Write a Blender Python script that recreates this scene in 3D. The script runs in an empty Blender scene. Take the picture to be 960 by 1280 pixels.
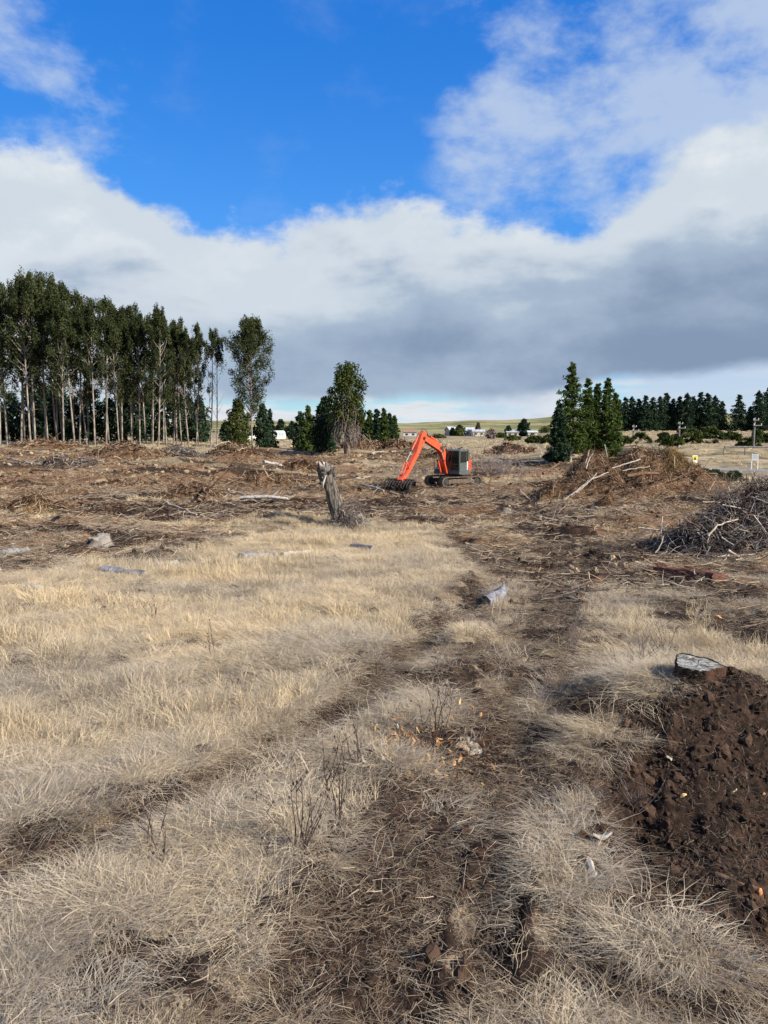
import bpy, math, random
import numpy as np
R = math.radians
rnd = random.Random(7)
rng = np.random.default_rng(7)
scene = bpy.context.scene
col = scene.collection

# ------------------------------------------------------------ camera
F, CX, CY, PITCH, CAMZ = 967.0, 480.0, 640.0, R(6.2), 3.4
cam_data = bpy.data.cameras.new('camera')
cam = bpy.data.objects.new('camera', cam_data)
col.objects.link(cam)
cam.location = (0, 0, CAMZ)
cam.rotation_euler = (R(90) - PITCH, 0, 0)
cam_data.sensor_fit = 'VERTICAL'
cam_data.sensor_height = 24.0
cam_data.lens = 24.0 * F / 1280.0
cam_data.clip_start = 0.1
cam_data.clip_end = 20000
scene.camera = cam
scene.render.resolution_x, scene.render.resolution_y = 768, 1024
scene.view_settings.view_transform = 'Standard'
scene.view_settings.look = 'None'
scene.view_settings.exposure = 0.90
scene.view_settings.gamma = 1.0
scene.cycles.max_bounces = 5
scene.cycles.diffuse_bounces = 2
scene.cycles.transmission_bounces = 3
scene.cycles.adaptive_threshold = 0.02

# ------------------------------------------------------------ sun and sky
SUN_AZ, SUN_EL = 120.0, 33.0          # azimuth clockwise from the view direction (+Y)
sun_data = bpy.data.lights.new('sun', 'SUN')
sun_data.energy = 5.0
sun_data.angle = R(0.6)
sun_data.color = (1.0, 0.93, 0.82)
sun = bpy.data.objects.new('sun', sun_data)
col.objects.link(sun)
sun.rotation_euler = (R(90 - SUN_EL), 0, R(-SUN_AZ + 180))
sun.location = (60, -30, 60)


class N:
    """tiny expression helper for shader node maths"""
    nt = None

    def __init__(s, sock): s.s = sock

    @staticmethod
    def m(op, *a, clamp=False):
        n = N.nt.nodes.new('ShaderNodeMath'); n.operation = op; n.use_clamp = clamp
        for i, v in enumerate(a):
            if isinstance(v, N): N.nt.links.new(v.s, n.inputs[i])
            else: n.inputs[i].default_value = v
        return N(n.outputs[0])

    def __add__(s, o): return N.m('ADD', s, o)
    def __radd__(s, o): return N.m('ADD', o, s)
    def __sub__(s, o): return N.m('SUBTRACT', s, o)
    def __rsub__(s, o): return N.m('SUBTRACT', o, s)
    def __mul__(s, o): return N.m('MULTIPLY', s, o)
    def __rmul__(s, o): return N.m('MULTIPLY', o, s)
    def __truediv__(s, o): return N.m('DIVIDE', s, o)


def sstep(x, a, b):
    n = N.nt.nodes.new('ShaderNodeMapRange'); n.interpolation_type = 'SMOOTHSTEP'
    N.nt.links.new(x.s, n.inputs[0])
    for i, v in ((1, a), (2, b), (3, 0.0), (4, 1.0)):
        if isinstance(v, N): N.nt.links.new(v.s, n.inputs[i])
        else: n.inputs[i].default_value = v
    return N(n.outputs[0])


def curve(x, pts, lo, hi):
    """piecewise curve: x in [0,1], y values mapped back from lo..hi"""
    n = N.nt.nodes.new('ShaderNodeFloatCurve')
    c = n.mapping.curves[0]
    n.mapping.use_clip = True
    while len(c.points) > 2: c.points.remove(c.points[1])
    pts = sorted(pts)
    c.points[0].location = (pts[0][0], (pts[0][1] - lo) / (hi - lo))
    c.points[1].location = (pts[-1][0], (pts[-1][1] - lo) / (hi - lo))
    for p in pts[1:-1]: c.points.new(p[0], (p[1] - lo) / (hi - lo))
    n.mapping.update()
    N.nt.links.new(x.s, n.inputs['Value'])
    return N(n.outputs[0]) * (hi - lo) + lo


def mixc(f, a, b):
    n = N.nt.nodes.new('ShaderNodeMix'); n.data_type = 'RGBA'; n.clamp_factor = True
    for i, v in ((0, f), (6, a), (7, b)):
        if isinstance(v, N): N.nt.links.new(v.s, n.inputs[i])
        elif isinstance(v, (tuple, list)): n.inputs[i].default_value = (*v, 1)
        else: n.inputs[i].default_value = v
    return N(n.outputs[2])


def noise(vec, scale, detail=6, rough=0.55, dist=0.0, lac=2.0):
    n = N.nt.nodes.new('ShaderNodeTexNoise'); n.normalize = True
    n.inputs['Scale'].default_value = scale; n.inputs['Detail'].default_value = detail
    n.inputs['Roughness'].default_value = rough; n.inputs['Distortion'].default_value = dist
    n.inputs['Lacunarity'].default_value = lac
    if vec is not None: N.nt.links.new(vec.s, n.inputs['Vector'])
    return N(n.outputs[0])


def comb(x, y, z):
    n = N.nt.nodes.new('ShaderNodeCombineXYZ')
    for i, v in enumerate((x, y, z)):
        if isinstance(v, N): N.nt.links.new(v.s, n.inputs[i])
        else: n.inputs[i].default_value = v
    return N(n.outputs[0])


def pix_angles(px, py):
    u, v = (px - CX) / F, (CY - py) / F
    d = np.array((u, math.cos(PITCH) + v * math.sin(PITCH), -math.sin(PITCH) + v * math.cos(PITCH)))
    d /= np.linalg.norm(d)
    return math.degrees(math.atan2(d[0], d[1])), math.degrees(math.asin(d[2]))


def build_world():
    w = bpy.data.worlds.new('World'); scene.world = w; w.use_nodes = True
    nt = w.node_tree; nt.nodes.clear(); N.nt = nt
    out = nt.nodes.new('ShaderNodeOutputWorld'); bg = nt.nodes.new('ShaderNodeBackground')
    nt.links.new(bg.outputs[0], out.inputs[0])
    sky = nt.nodes.new('ShaderNodeTexSky'); sky.sky_type = 'NISHITA'; sky.sun_disc = False
    sky.sun_elevation = R(SUN_EL); sky.sun_rotation = R(SUN_AZ)
    sky.air_density = 1.0; sky.dust_density = 0.1; sky.ozone_density = 3.0; sky.altitude = 300
    bg.inputs[1].default_value = 0.091
    tc = nt.nodes.new('ShaderNodeTexCoord')
    sep = nt.nodes.new('ShaderNodeSeparateXYZ'); nt.links.new(tc.outputs['Generated'], sep.inputs[0])
    X, Y, Z = N(sep.outputs[0]), N(sep.outputs[1]), N(sep.outputs[2])
    az = N.m('ARCTAN2', X, Y) * 57.2958          # degrees, 0 = +Y, + to the right
    el = N.m('ARCSINE', Z) * 57.2958
    t = (az + 180.0) / 360.0
    P3 = comb(X, Y, Z * 1.6)
    # warp so the edges billow
    n1 = noise(P3, 3.2, 8, 0.56)
    n2 = noise(P3, 9.0, 7, 0.6)
    nw = noise(comb(X * 1.0, Y * 1.0, Z * 1.7), 5.5, 9, 0.6, 0.15)

    def pts(lst, closed):
        res = [((a + 180) / 360.0, e) for a, e in [pix_angles(*p) for p in lst]]
        return res + [((a + 180) / 360.0, e) for a, e in closed]
    # upper edge of the cloud bank
    up = pts([(0, 168), (60, 172), (120, 185), (190, 235), (260, 262), (340, 276), (400, 268), (470, 262), (540, 276), (610, 292),
              (680, 275), (740, 250), (800, 205), (860, 165), (960, 120)],
             [(-180, 17), (-140, 14), (-100, 20), (-60, 24), (-38, 22), (34, 27), (60, 30), (100, 20), (140, 12), (180, 17)])
    upper = curve(t, up, 0, 50)
    lo = pts([(0, 505), (330, 505), (480, 500), (600, 497), (690, 492), (760, 480), (830, 474), (900, 462), (960, 452)],
             [(-180, 3), (-60, 2.2), (45, 5), (90, 4), (180, 3)])
    lower = curve(t, lo, 0, 10)
    dtop = upper - el + (n1 - 0.5) * 9.0 + (n2 - 0.5) * 4.6
    dbot = el - lower + (nw - 0.5) * 2.2
    bank = sstep(dtop, -0.2, 1.25) * sstep(dbot, -0.35, 0.75)
    # thin veils left of the gap and above right
    vl = pts([(0, 0.0 + 20), (80, 22), (150, 40), (190, 110), (230, 230)], [])
    reg_l = sstep(az, -14.0, -22.0) * sstep(el, 29.0, 24.0)
    reg_r = sstep(az, 0.0, 10.0) * sstep(az, 75.0, 40.0)
    reg_o = sstep(N.m('ABSOLUTE', az), 40.0, 80.0)
    reg = N.m('MAXIMUM', N.m('MAXIMUM', reg_l, reg_r * 0.95), reg_o * 0.7)
    veil = sstep(nw + (n2 - .5) * .5 + (n1 - 0.5) * 0.7 + reg * 0.22 + reg_r * sstep(az, 11.0, 21.0) * 0.17, 0.56, 0.86) * sstep(reg, 0.0, 0.5)
    veil2 = sstep(nw, 0.52, 0.75) * 0.10
    # tone of the bank: white near its top edge, blue grey in its depth and to the right
    depth = sstep(dtop, 1.0, 12.0)
    n4 = noise(comb(X * 1.0, Y * 1.0, Z * 3.0), 4.0, 7, 0.5, 0.3)
    side = curve(t, [(0, .5), (.30, .45), ((180 - 27) / 360, .05), ((180 - 18) / 360, .14), ((180 - 8) / 360, .30), (.5, .50), ((180 + 9) / 360, .62),
                     ((180 + 27) / 360, .74), (.70, .8), (1, .55)], 0, 1)
    dark = N.m('MULTIPLY', depth, side * 1.25, clamp=True) + (n4 - 0.5) * 2.0 + (n2 - 0.5) * 0.9 + side * 0.16
    lowdark = sstep(el, 13.0, 4.0) * sstep(az, -22.0, -4.0) * 0.22
    dark = dark + lowdark
    # bright gap in the cloud at the right edge
    a0, e0 = pix_angles(935, 205)
    gx, gy = (az - a0) / 3.6, (el - e0) / 2.4
    blob = sstep(gx * gx + gy * gy + (n1 - 0.5) * 3.5 + (n2 - .5) * 2.5, 1.6, -0.4)
    dark = dark - blob * 1.1
    dk = N.m('MAXIMUM', dark, 0.0)
    c0 = mixc(sstep(n2 + (n4 - 0.5), 0.35, 0.75), (3.7, 4.15, 4.6), (4.9, 5.1, 5.3))
    c1 = mixc(sstep(dk, 0.0, 0.60), c0, (2.25, 2.85, 3.65))
    cbank = mixc(sstep(dk, 0.5, 1.45), c1, (1.38, 1.85, 2.70))
    # clear sky
    hs = nt.nodes.new('ShaderNodeHueSaturation'); hs.inputs['Saturation'].default_value = 1.40; hs.inputs['Value'].default_value = 1.05
    nt.links.new(sky.outputs[0], hs.inputs['Color'])
    clear = mixc(0.65, N(hs.outputs[0]), mixc(sstep(el, 30.0, 6.0), (0.16, 1.15, 4.6), (0.55, 2.0, 5.6)))
    # pale band under the bank, far cumulus
    c = mixc(sstep(el, 6.0, 1.0), clear, (2.76, 4.44, 5.04))
    nl = noise(comb(X * 1.0, Y * 1.0, Z * 6.0), 7.0, 6, 0.55)
    lowc = sstep(nl + sstep(el, 3.0, 0.2) * 0.16, 0.50, 0.66) * sstep(el, 5.0, 3.0)
    c = mixc(lowc, c, mixc(sstep(nl, 0.5, 0.8), (4.56, 4.74, 4.98), (3.12, 3.48, 3.96)))
    c = mixc(veil2, c, (3.90, 4.20, 4.68))
    c = mixc(veil * 0.78, c, (3.3, 3.9, 4.8))
    c = mixc(bank, c, cbank)
    nt.links.new(c.s, bg.inputs[0])


build_world()

# ------------------------------------------------------------ helpers: noise, terrain
_perm = np.random.default_rng(3).random((257, 257))


def vnoise(x, y, seed=0):
    x = np.asarray(x, float) + seed * 37.13; y = np.asarray(y, float) + seed * 91.7
    xi, yi = np.floor(x).astype(int), np.floor(y).astype(int)
    fx, fy = x - xi, y - yi
    fx = fx * fx * (3 - 2 * fx); fy = fy * fy * (3 - 2 * fy)
    a = _perm[xi % 256, yi % 256]; b = _perm[(xi + 1) % 256, yi % 256]
    c = _perm[xi % 256, (yi + 1) % 256]; d = _perm[(xi + 1) % 256, (yi + 1) % 256]
    return (a * (1 - fx) + b * fx) * (1 - fy) + (c * (1 - fx) + d * fx) * fy


def fbm(x, y, s, o=4, seed=0, g=0.5):
    v = 0; a = 1; t = 0
    for i in range(o):
        v = v + a * (vnoise(x / s, y / s, seed + i * 5) - 0.5); t += a; a *= g; s *= 0.5
    return v / t * 2          # about -1..1


def ss(x, a, b):
    t = np.clip((np.asarray(x, float) - a) / (b - a), 0, 1)
    return t * t * (3 - 2 * t)


DK = [0, 6, 12, 20, 33, 48, 60, 72, 86, 98, 120, 180, 260, 400, 700, 1100, 1600, 2200, 9000]
ZL = [0, 0, -.1, -.5, -.9, -1.0, -.9, -.5, 0, .3, .8, .9, .9, 1, 1, 8, 14, 6, -5]
ZC = [0, 0, -.1, -.6, -1.1, -1.2, -1.13, -1.0, -.85, -.7, -.35, .2, .1, -.1, 1, 9, 19, 12, -5]
ZR = [0, 0, -.1, -.4, -.7, -.85, -.9, -.93, -.5, .9, 1.5, 3.0, 3.2, 3.2, 3, 14, 30, 14, -5]


def H0(x, y):
    x = np.asarray(x, float); y = np.asarray(y, float)
    r = np.hypot(x, y); a = np.degrees(np.arctan2(x, y))
    dep = np.where(np.abs(a) < 60, y, r)
    dep = np.where(np.abs(a) < 60, dep * ss(np.abs(a), 60, 30) + r * (1 - ss(np.abs(a), 60, 30)), r)
    l, c, rr = (np.interp(dep, DK, q) for q in (ZL, ZC, ZR))
    wl = ss(a, -6, -17); wr = ss(a, 9, 18)
    z = c * (1 - wl) * (1 - wr) + l * wl + rr * wr
    z = z + ss(r, 600, 1200) * fbm(x, y, 420, 4, 9) * 16
    return z


def ray(px, py):
    u, v = (px - CX) / F, (CY - py) / F
    return np.array((u, math.cos(PITCH) + v * math.sin(PITCH), -math.sin(PITCH) + v * math.cos(PITCH)))


_t = np.geomspace(3, 3000, 6000)


def hit(px, py, fn):
    d = ray(px, py)
    X, Y, Z = d[0] * _t, d[1] * _t, CAMZ + d[2] * _t
    below = np.nonzero(Z < fn(X, Y))[0]
    i = below[0] if len(below) else -1
    return float(X[i]), float(Y[i])


def at0(px, py): return hit(px, py, H0)


class Stroke:
    def __init__(s, pts, widths):
        s.p = np.array([at0(*p) for p in pts]); s.w = np.array(widths, float) * np.ones(len(pts))

    def d(s, x, y):
        """signed: width minus distance (positive inside), in metres, and the local width"""
        best = np.full(np.shape(x), -1e9); bw = np.ones(np.shape(x))
        for i in range(len(s.p) - 1):
            a, b = s.p[i], s.p[i + 1]; ab = b - a; L = ab @ ab
            t = np.clip(((x - a[0]) * ab[0] + (y - a[1]) * ab[1]) / L, 0, 1)
            w = s.w[i] + (s.w[i + 1] - s.w[i]) * t
            q = w - np.hypot(x - a[0] - t * ab[0], y - a[1] - t * ab[1])
            m = q > best
            best = np.where(m, q, best); bw = np.where(m, w, bw)
        return best, bw


RUTS = [Stroke([(608, 728), (560, 775), (500, 838), (425, 900), (330, 935), (240, 985), (110, 1050), (-40, 1110)], [.35, .42, .42, .42, .36, .38, .42, .5]),
        Stroke([(668, 800), (655, 870), (625, 940), (560, 1040), (505, 1120), (450, 1210), (420, 1330)], [.55, .58, .58, .55, .52, .50, .52]),
        Stroke([(640, 1080), (612, 1150), (590, 1300)], [.16, .16, .17])]
SOIL = [Stroke([(575, 682), (640, 690), (700, 712), (770, 712)], [1.2, 2.2, 1.9, 1.2]),
        Stroke([(680, 720), (700, 650), (640, 630), (690, 610)], [1.5, 2.7, 1.7, 2.5]),
        Stroke([(820, 728), (900, 735), (1010, 760), (1060, 800)], [1.2, 1.3, 1.3, 1.2]),
        Stroke([(-60, 690), (60, 686), (160, 680), (230, 672)], [1.4, 1.4, 1.2, .8]),
        Stroke([(200, 650), (280, 645), (360, 640), (480, 632), (560, 622)], [1.0, 1.1, 1.4, 2.2, 1.6]),
        Stroke([(470, 632), (500, 625)], [3, 3]),
        Stroke([(560, 845), (600, 905), (640, 960)], [.25, .35, .3]),
        Stroke([(610, 1060), (660, 1060)], [.12, .12]),
        Stroke([(250, 940), (330, 915)], [.25, .3]),
        Stroke([(20, 1085), (130, 1060)], [.28, .25]),
        Stroke([(240, 1240), (330, 1290)], [.15, .15])]
WORN = [Stroke([(690, 700), (690, 780), (665, 850), (640, 950), (560, 1060), (500, 1160), (430, 1300)], [1.5, 1.2, 1.05, .90, .85, .85, .9]),
        Stroke([(608, 728), (560, 775), (500, 838), (425, 900), (330, 950), (220, 1000), (60, 1070)], [.8, .6, .55, .55, .48, .5, .6]),
        Stroke([(560, 1180), (420, 1250), (300, 1300)], [.5, .5, .5]),
        Stroke([(850, 760), (900, 790), (960, 800)], [1.0, 1.2, 1.3]),
        Stroke([(500, 940), (590, 920)], [.35, .4]), Stroke([(740, 1235), (960, 1262)], [.45, .6]),
        Stroke([(640, 1060), (620, 1160), (600, 1290)], [.25, .3, .3])]
PIT = Stroke([(868, 930), (868, 950), (868, 990), (880, 1060), (905, 1115), (935, 1150)], [.35, .75, .95, .95, .7, .45])
FACE = Stroke([(800, 945), (850, 934), (905, 934), (950, 945)], [.25, .30, .32, .28])
PIT2 = Stroke([(960, 950), (985, 1105)], [1.0, .8])


def _edge(pts):
    q = sorted((math.degrees(math.atan2(*at0(*p))), math.hypot(*at0(*p))) for p in pts)
    return [v[0] for v in q], [v[1] for v in q]


EN = _edge([(-120, 728), (0, 722), (120, 708), (210, 698), (300, 676), (380, 660), (470, 652), (540, 654), (570, 690), (600, 722), (660, 735), (720, 742), (800, 748), (860, 762), (960, 800), (1080, 830)])
EF = _edge([(-120, 562), (0, 561), (180, 560), (300, 562), (400, 557), (500, 557), (560, 566), (620, 572), (690, 577), (760, 580), (830, 585), (880, 603), (960, 640), (1060, 660)])


def litter_d(x, y):
    """metres inside the cleared, slash covered part of the field"""
    a = np.degrees(np.arctan2(x, y)); r = np.hypot(x, y)
    near = np.interp(a, *EN); far = np.interp(a, *EF)
    return np.where(np.abs(a) < 60, np.minimum((r - near) * 1.0, (far - r) * .25), -9)


ROAD = Stroke([(866, 585), (905, 592), (960, 603), (1060, 622)], [2.9, 2.9, 2.9, 2.9])
ROAD.p = np.array([(27.0, 96.0), (31.0, 84.0), (38.5, 76.0), (60.0, 62.0), (110, 40)]); ROAD.w = np.array([2.6, 3.2, 3.2, 3.2, 3.2])
STUMP_XY = at0(872, 908)


def H(x, y, fine=True):
    x = np.asarray(x, float); y = np.asarray(y, float)
    z = H0(x, y)
    r = np.hypot(x, y)
    near = ss(r, 140, 60)
    z = z + near * (0.16 * fbm(x, y, 3.2, 3, 1) + 0.10 * fbm(x, y, 0.9, 3, 2))
    L = litter_d(x, y)
    z = z + ss(L, -2, 2) * (0.75 * np.maximum(fbm(x * .6, y, 5.0, 4, 4), -.25) + .20 * fbm(x, y, 1.1, 4, 6, .6))
    for s in RUTS:
        d, w = s.d(x, y); q = -(d - w) / w          # 0 at centre, 1 at the edge
        q = q + fbm(x, y, .6, 2, 8) * .25
        z = z - (0.075 + .05 * ss(r, 6, 12)) * np.exp(-(q ** 2) * 1.2) * ss(r, 60, 25) + 0.05 * np.exp(-((q - 1.6) ** 2) * 4) * ss(r, 60, 25)
    for s in SOIL[:6]:
        d, w = s.d(x, y); z = z + ss(d, -.6, .6) * .16 * (fbm(x, y, 1.2, 4, 12, .7))
    # bank with the big stump and the hole below it
    sx, sy = STUMP_XY
    b = np.exp(-(((x - sx - .1) / 1.25) ** 2 + ((y - sy - .15) / .95) ** 2) ** 1.3)
    z = z + .58 * b
    d, w = PIT.d(x, y); d2, _ = PIT2.d(x, y); d = np.maximum(d, d2)
    pm = ss(d + fbm(x, y, .5, 3, 14) * .40, -.10, .30)
    pd = ss(np.hypot(x - sx, y - sy), .25, 2.3)
    z = z - pm * (.02 + .52 * pd + .12 * fbm(x, y, .8, 2, 15)) + pm * (.15 * fbm(x, y, .75, 4, 16, .65) + .035 * fbm(x, y, .10, 4, 17, .7))
    d, w = ROAD.d(x, y); rm = ss(d, -2.5, .2)
    z = z * (1 - rm) + rm * np.minimum(H0(x, y), -.85 + .0 * x)
    return z


def at(px, py): return hit(px, py, H)


def P(px, py, dz=0.0):
    x, y = at(px, py); return (x, y, float(H(x, y)) + dz)


def masks(x, y):
    """soil, litter (0..1) as they lie on the real ground"""
    n = fbm(x, y, 1.6, 4, 20); nf = fbm(x, y, .45, 3, 21)
    soil = np.zeros(np.shape(x))
    for s in RUTS:
        d, w = s.d(x, y); soil = np.maximum(soil, ss(d / w + n * .7 + nf * .9 + fbm(x, y, 3.5, 2, 31) * .6, -.30, .60) * .92)
    for s in WORN:
        d, w = s.d(x, y); soil = np.maximum(soil, ss(d / w * 1.1 + n * .6 + nf * 1.6, -.15, .65) * .88)
    for s in SOIL:
        d, w = s.d(x, y); soil = np.maximum(soil, ss(d / w + n * .8 + nf * .4, -.05, .6))
    for s in (PIT, PIT2, FACE):
        d, w = s.d(x, y); soil = np.maximum(soil, ss(d + nf * .5 + n * .2, -.12, .15))
    L = ss(litter_d(x, y) + n * 1.6 + nf * .8, -.6, 1.0)
    tan = ss(fbm(x * .4, y, 4.5, 4, 22, .6), .10, .30)      # strips of dead grass left between the slash
    L = L * (1 - .85 * tan)
    big = fbm(x * .4, y, 4.5, 5, 25, .6)          # strips of turned earth in the slash
    soil = np.maximum(soil, L * ss(big, -.06, .16) * .95)
    r = np.hypot(x, y)
    gaps = ss(fbm(x, y, .9, 4, 26, .7), .04, .28) * (.35 + .65 * ss(r, 26, 9)) * ss(r, 40, 20)
    soil = np.maximum(soil, gaps)
    return soil, L


def worn(x, y):
    v = np.zeros(np.shape(x))
    for s in WORN + RUTS:
        d, w = s.d(x, y); v = np.maximum(v, ss((d + .14) / w + .6 * fbm(x, y, .8, 3, 66), -.1, .4))
    return v


# ------------------------------------------------------------ helpers: objects, meshes
def tag(o, label=None, cat=None, group=None, kind=None):
    if label: o['label'] = label
    if cat: o['category'] = cat
    if group: o['group'] = group
    if kind: o['kind'] = kind
    return o


def empty(name, loc, rz=0.0, label=None, cat=None, group=None):
    o = bpy.data.objects.new(name, None); o.empty_display_size = .3
    col.objects.link(o); o.location = loc; o.rotation_euler = (0, 0, rz)
    return tag(o, label, cat, group)


def np_mesh(name, V, F4, tone=None, smooth=False):
    V = np.asarray(V, np.float32); F4 = np.asarray(F4, np.int32)
    me = bpy.data.meshes.new(name)
    k = F4.shape[1]; nf = len(F4)
    me.vertices.add(len(V)); me.vertices.foreach_set('co', V.ravel())
    me.loops.add(nf * k); me.loops.foreach_set('vertex_index', F4.ravel())
    me.polygons.add(nf)
    me.polygons.foreach_set('loop_start', np.arange(nf, dtype=np.int32) * k)
    if smooth: me.polygons.foreach_set('use_smooth', np.ones(nf, bool))
    if tone is not None:
        a = me.attributes.new('tone', 'FLOAT', 'POINT'); a.data.foreach_set('value', np.asarray(tone, np.float32))
    me.update(calc_edges=True); me.validate()
    return me


class MB:
    """collects simple solids into one mesh"""
    def __init__(s): s.v = []; s.f = []; s.mi = []; s.smooth = []

    def add(s, vs, fs, mi=0, smooth=False):
        b = len(s.v); s.v += [tuple(v) for v in vs]
        for f in fs: s.f.append(tuple(b + i for i in f)); s.mi.append(mi); s.smooth.append(smooth)
        return s

    def box(s, c, d, rot=None, mi=0, taper=(1, 1)):
        hx, hy, hz = d[0] / 2, d[1] / 2, d[2] / 2
        vs = []
        for z in (-hz, hz):
            k = 1 if z < 0 else taper[0]; k2 = 1 if z < 0 else taper[1]
            for x, y in ((-hx, -hy), (hx, -hy), (hx, hy), (-hx, hy)): vs.append([x * k, y * k2, z])
        vs = np.array(vs)
        if rot is not None: vs = vs @ np.array(rot).T
        vs = vs + np.array(c)
        return s.add(vs, [(0, 3, 2, 1), (4, 5, 6, 7), (0, 1, 5, 4), (1, 2, 6, 5), (2, 3, 7, 6), (3, 0, 4, 7)], mi)

    def prism(s, prof, a, b, axis='y', mi=0, smooth=False):
        """closed 2-D profile (u,v) swept from a to b along an axis"""
        n = len(prof)
        def p(u, v, w):
            return {'y': (u, w, v), 'x': (w, u, v), 'z': (u, v, w)}[axis]
        vs = [p(u, v, a) for u, v in prof] + [p(u, v, b) for u, v in prof]
        fs = [(i, (i + 1) % n, (i + 1) % n + n, i + n) for i in range(n)]
        s.add(vs, fs, mi, smooth)
        s.add(vs[:n], [tuple(range(n - 1, -1, -1))], mi); s.add(vs[n:], [tuple(range(n))], mi)
        return s

    def tube(s, pts, rad, n=6, mi=0, caps=True, smooth=True, jit=0.0, rr=None):
        pts = [np.array(p, float) for p in pts]; m = len(pts)
        if not hasattr(rad, '__len__'): rad = [rad] * m
        vs = []; prev = None
        for i in range(m):
            t = pts[min(i + 1, m - 1)] - pts[max(i - 1, 0)]; t = t / (np.linalg.norm(t) + 1e-9)
            if prev is None:
                ref = np.array((0, 0, 1.0)) if abs(t[2]) < .9 else np.array((1.0, 0, 0))
                u = np.cross(t, ref)
            else: u = prev - t * (prev @ t)
            u = u / (np.linalg.norm(u) + 1e-9); w = np.cross(t, u); prev = u
            for k in range(n):
                a = 2 * math.pi * k / n; q = rad[i]
                if jit: q *= 1 + (rr or rnd).uniform(-jit, jit)
                vs.append(pts[i] + (u * math.cos(a) + w * math.sin(a)) * q)
        fs = []
        for i in range(m - 1):
            for k in range(n):
                a = i * n + k; b = i * n + (k + 1) % n
                fs.append((a, b, b + n, a + n))
        s.add(vs, fs, mi, smooth)
        if caps:
            s.add(vs[:n], [tuple(range(n - 1, -1, -1))], mi); s.add(vs[-n:], [tuple(range(n))], mi)
        return s

    def build(s, name, mats, parent=None, bevel=0.0, loc=None):
        me = bpy.data.meshes.new(name); me.from_pydata([tuple(map(float, v)) for v in s.v], [], s.f)
        if not isinstance(mats, (list, tuple)): mats = [mats]
        for m in mats: me.materials.append(m)
        me.polygons.foreach_set('material_index', s.mi); me.polygons.foreach_set('use_smooth', s.smooth)
        me.update()
        o = bpy.data.objects.new(name, me); col.objects.link(o)
        if parent is not None: o.parent = parent
        if loc is not None: o.location = loc
        if bevel:
            b = o.modifiers.new('bevel', 'BEVEL'); b.width = bevel; b.segments = 2; b.limit_method = 'ANGLE'
        return o


def link_mesh(name, me, mat=None, parent=None, loc=None):
    o = bpy.data.objects.new(name, me)
    if mat is not None and not me.materials: me.materials.append(mat)
    col.objects.link(o)
    if parent is not None: o.parent = parent
    if loc is not None: o.location = loc
    return o


def copy_tree(o, parent=None):
    c = o.copy(); col.objects.link(c)
    if parent is not None: c.parent = parent
    for ch in list(o.children): copy_tree(ch, c)
    return c


# ------------------------------------------------------------ materials
def mat(name, rough=.9, spec=.2):
    m = bpy.data.materials.new(name); m.use_nodes = True
    b = m.node_tree.nodes['Principled BSDF']
    b.inputs['Roughness'].default_value = rough
    b.inputs['Specular IOR Level'].default_value = spec
    N.nt = m.node_tree
    return m, b


def L(a, b): N.nt.links.new(a.s if isinstance(a, N) else a, b)


def coords(kind='Object'):
    n = N.nt.nodes.new('ShaderNodeTexCoord'); return N(n.outputs[kind])


def vscale(v, sc, rot=(0, 0, 0)):
    n = N.nt.nodes.new('ShaderNodeMapping'); n.inputs['Scale'].default_value = sc; n.inputs['Rotation'].default_value = rot
    L(v, n.inputs[0]); return N(n.outputs[0])


def attr(name, kind='GEOMETRY', out='Fac'):
    n = N.nt.nodes.new('ShaderNodeAttribute'); n.attribute_name = name; n.attribute_type = kind; return N(n.outputs[out])


def bump(b, h, dist, strength=1.0):
    n = N.nt.nodes.new('ShaderNodeBump'); n.inputs['Distance'].default_value = dist; n.inputs['Strength'].default_value = strength
    L(h, n.inputs['Height']); L(N(n.outputs[0]), b.inputs['Normal'])


def simple(name, c1, c2, scale=8, rough=.85, spec=.25, stretch=(1, 1, 1), bd=.01, metal=0, contrast=(.35, .65), c3=None):
    m, b = mat(name, rough, spec)
    v = vscale(coords(), stretch)
    n = noise(v, scale, 6, .6)
    c = mixc(sstep(n, *contrast), c1, c2)
    if c3 is not None: c = mixc(sstep(noise(v, scale * .31, 4, .6), .52, .68), c, c3)
    L(c, b.inputs['Base Color'])
    b.inputs['Metallic'].default_value = metal
    if bd: bump(b, n, bd)
    return m


def leafmat(name, dark, light, trans=.25):
    m = bpy.data.materials.new(name); m.use_nodes = True; nt = m.node_tree; N.nt = nt
    nt.nodes.clear()
    out = nt.nodes.new('ShaderNodeOutputMaterial')
    d = nt.nodes.new('ShaderNodeBsdfDiffuse'); t = nt.nodes.new('ShaderNodeBsdfTranslucent'); mx = nt.nodes.new('ShaderNodeMixShader')
    mx.inputs[0].default_value = trans
    c = mixc(attr('tone'), dark, light)
    L(c, d.inputs[0]); L(c, t.inputs[0])
    L(N(d.outputs[0]), mx.inputs[1]); L(N(t.outputs[0]), mx.inputs[2]); L(N(mx.outputs[0]), out.inputs[0])
    return m


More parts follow.
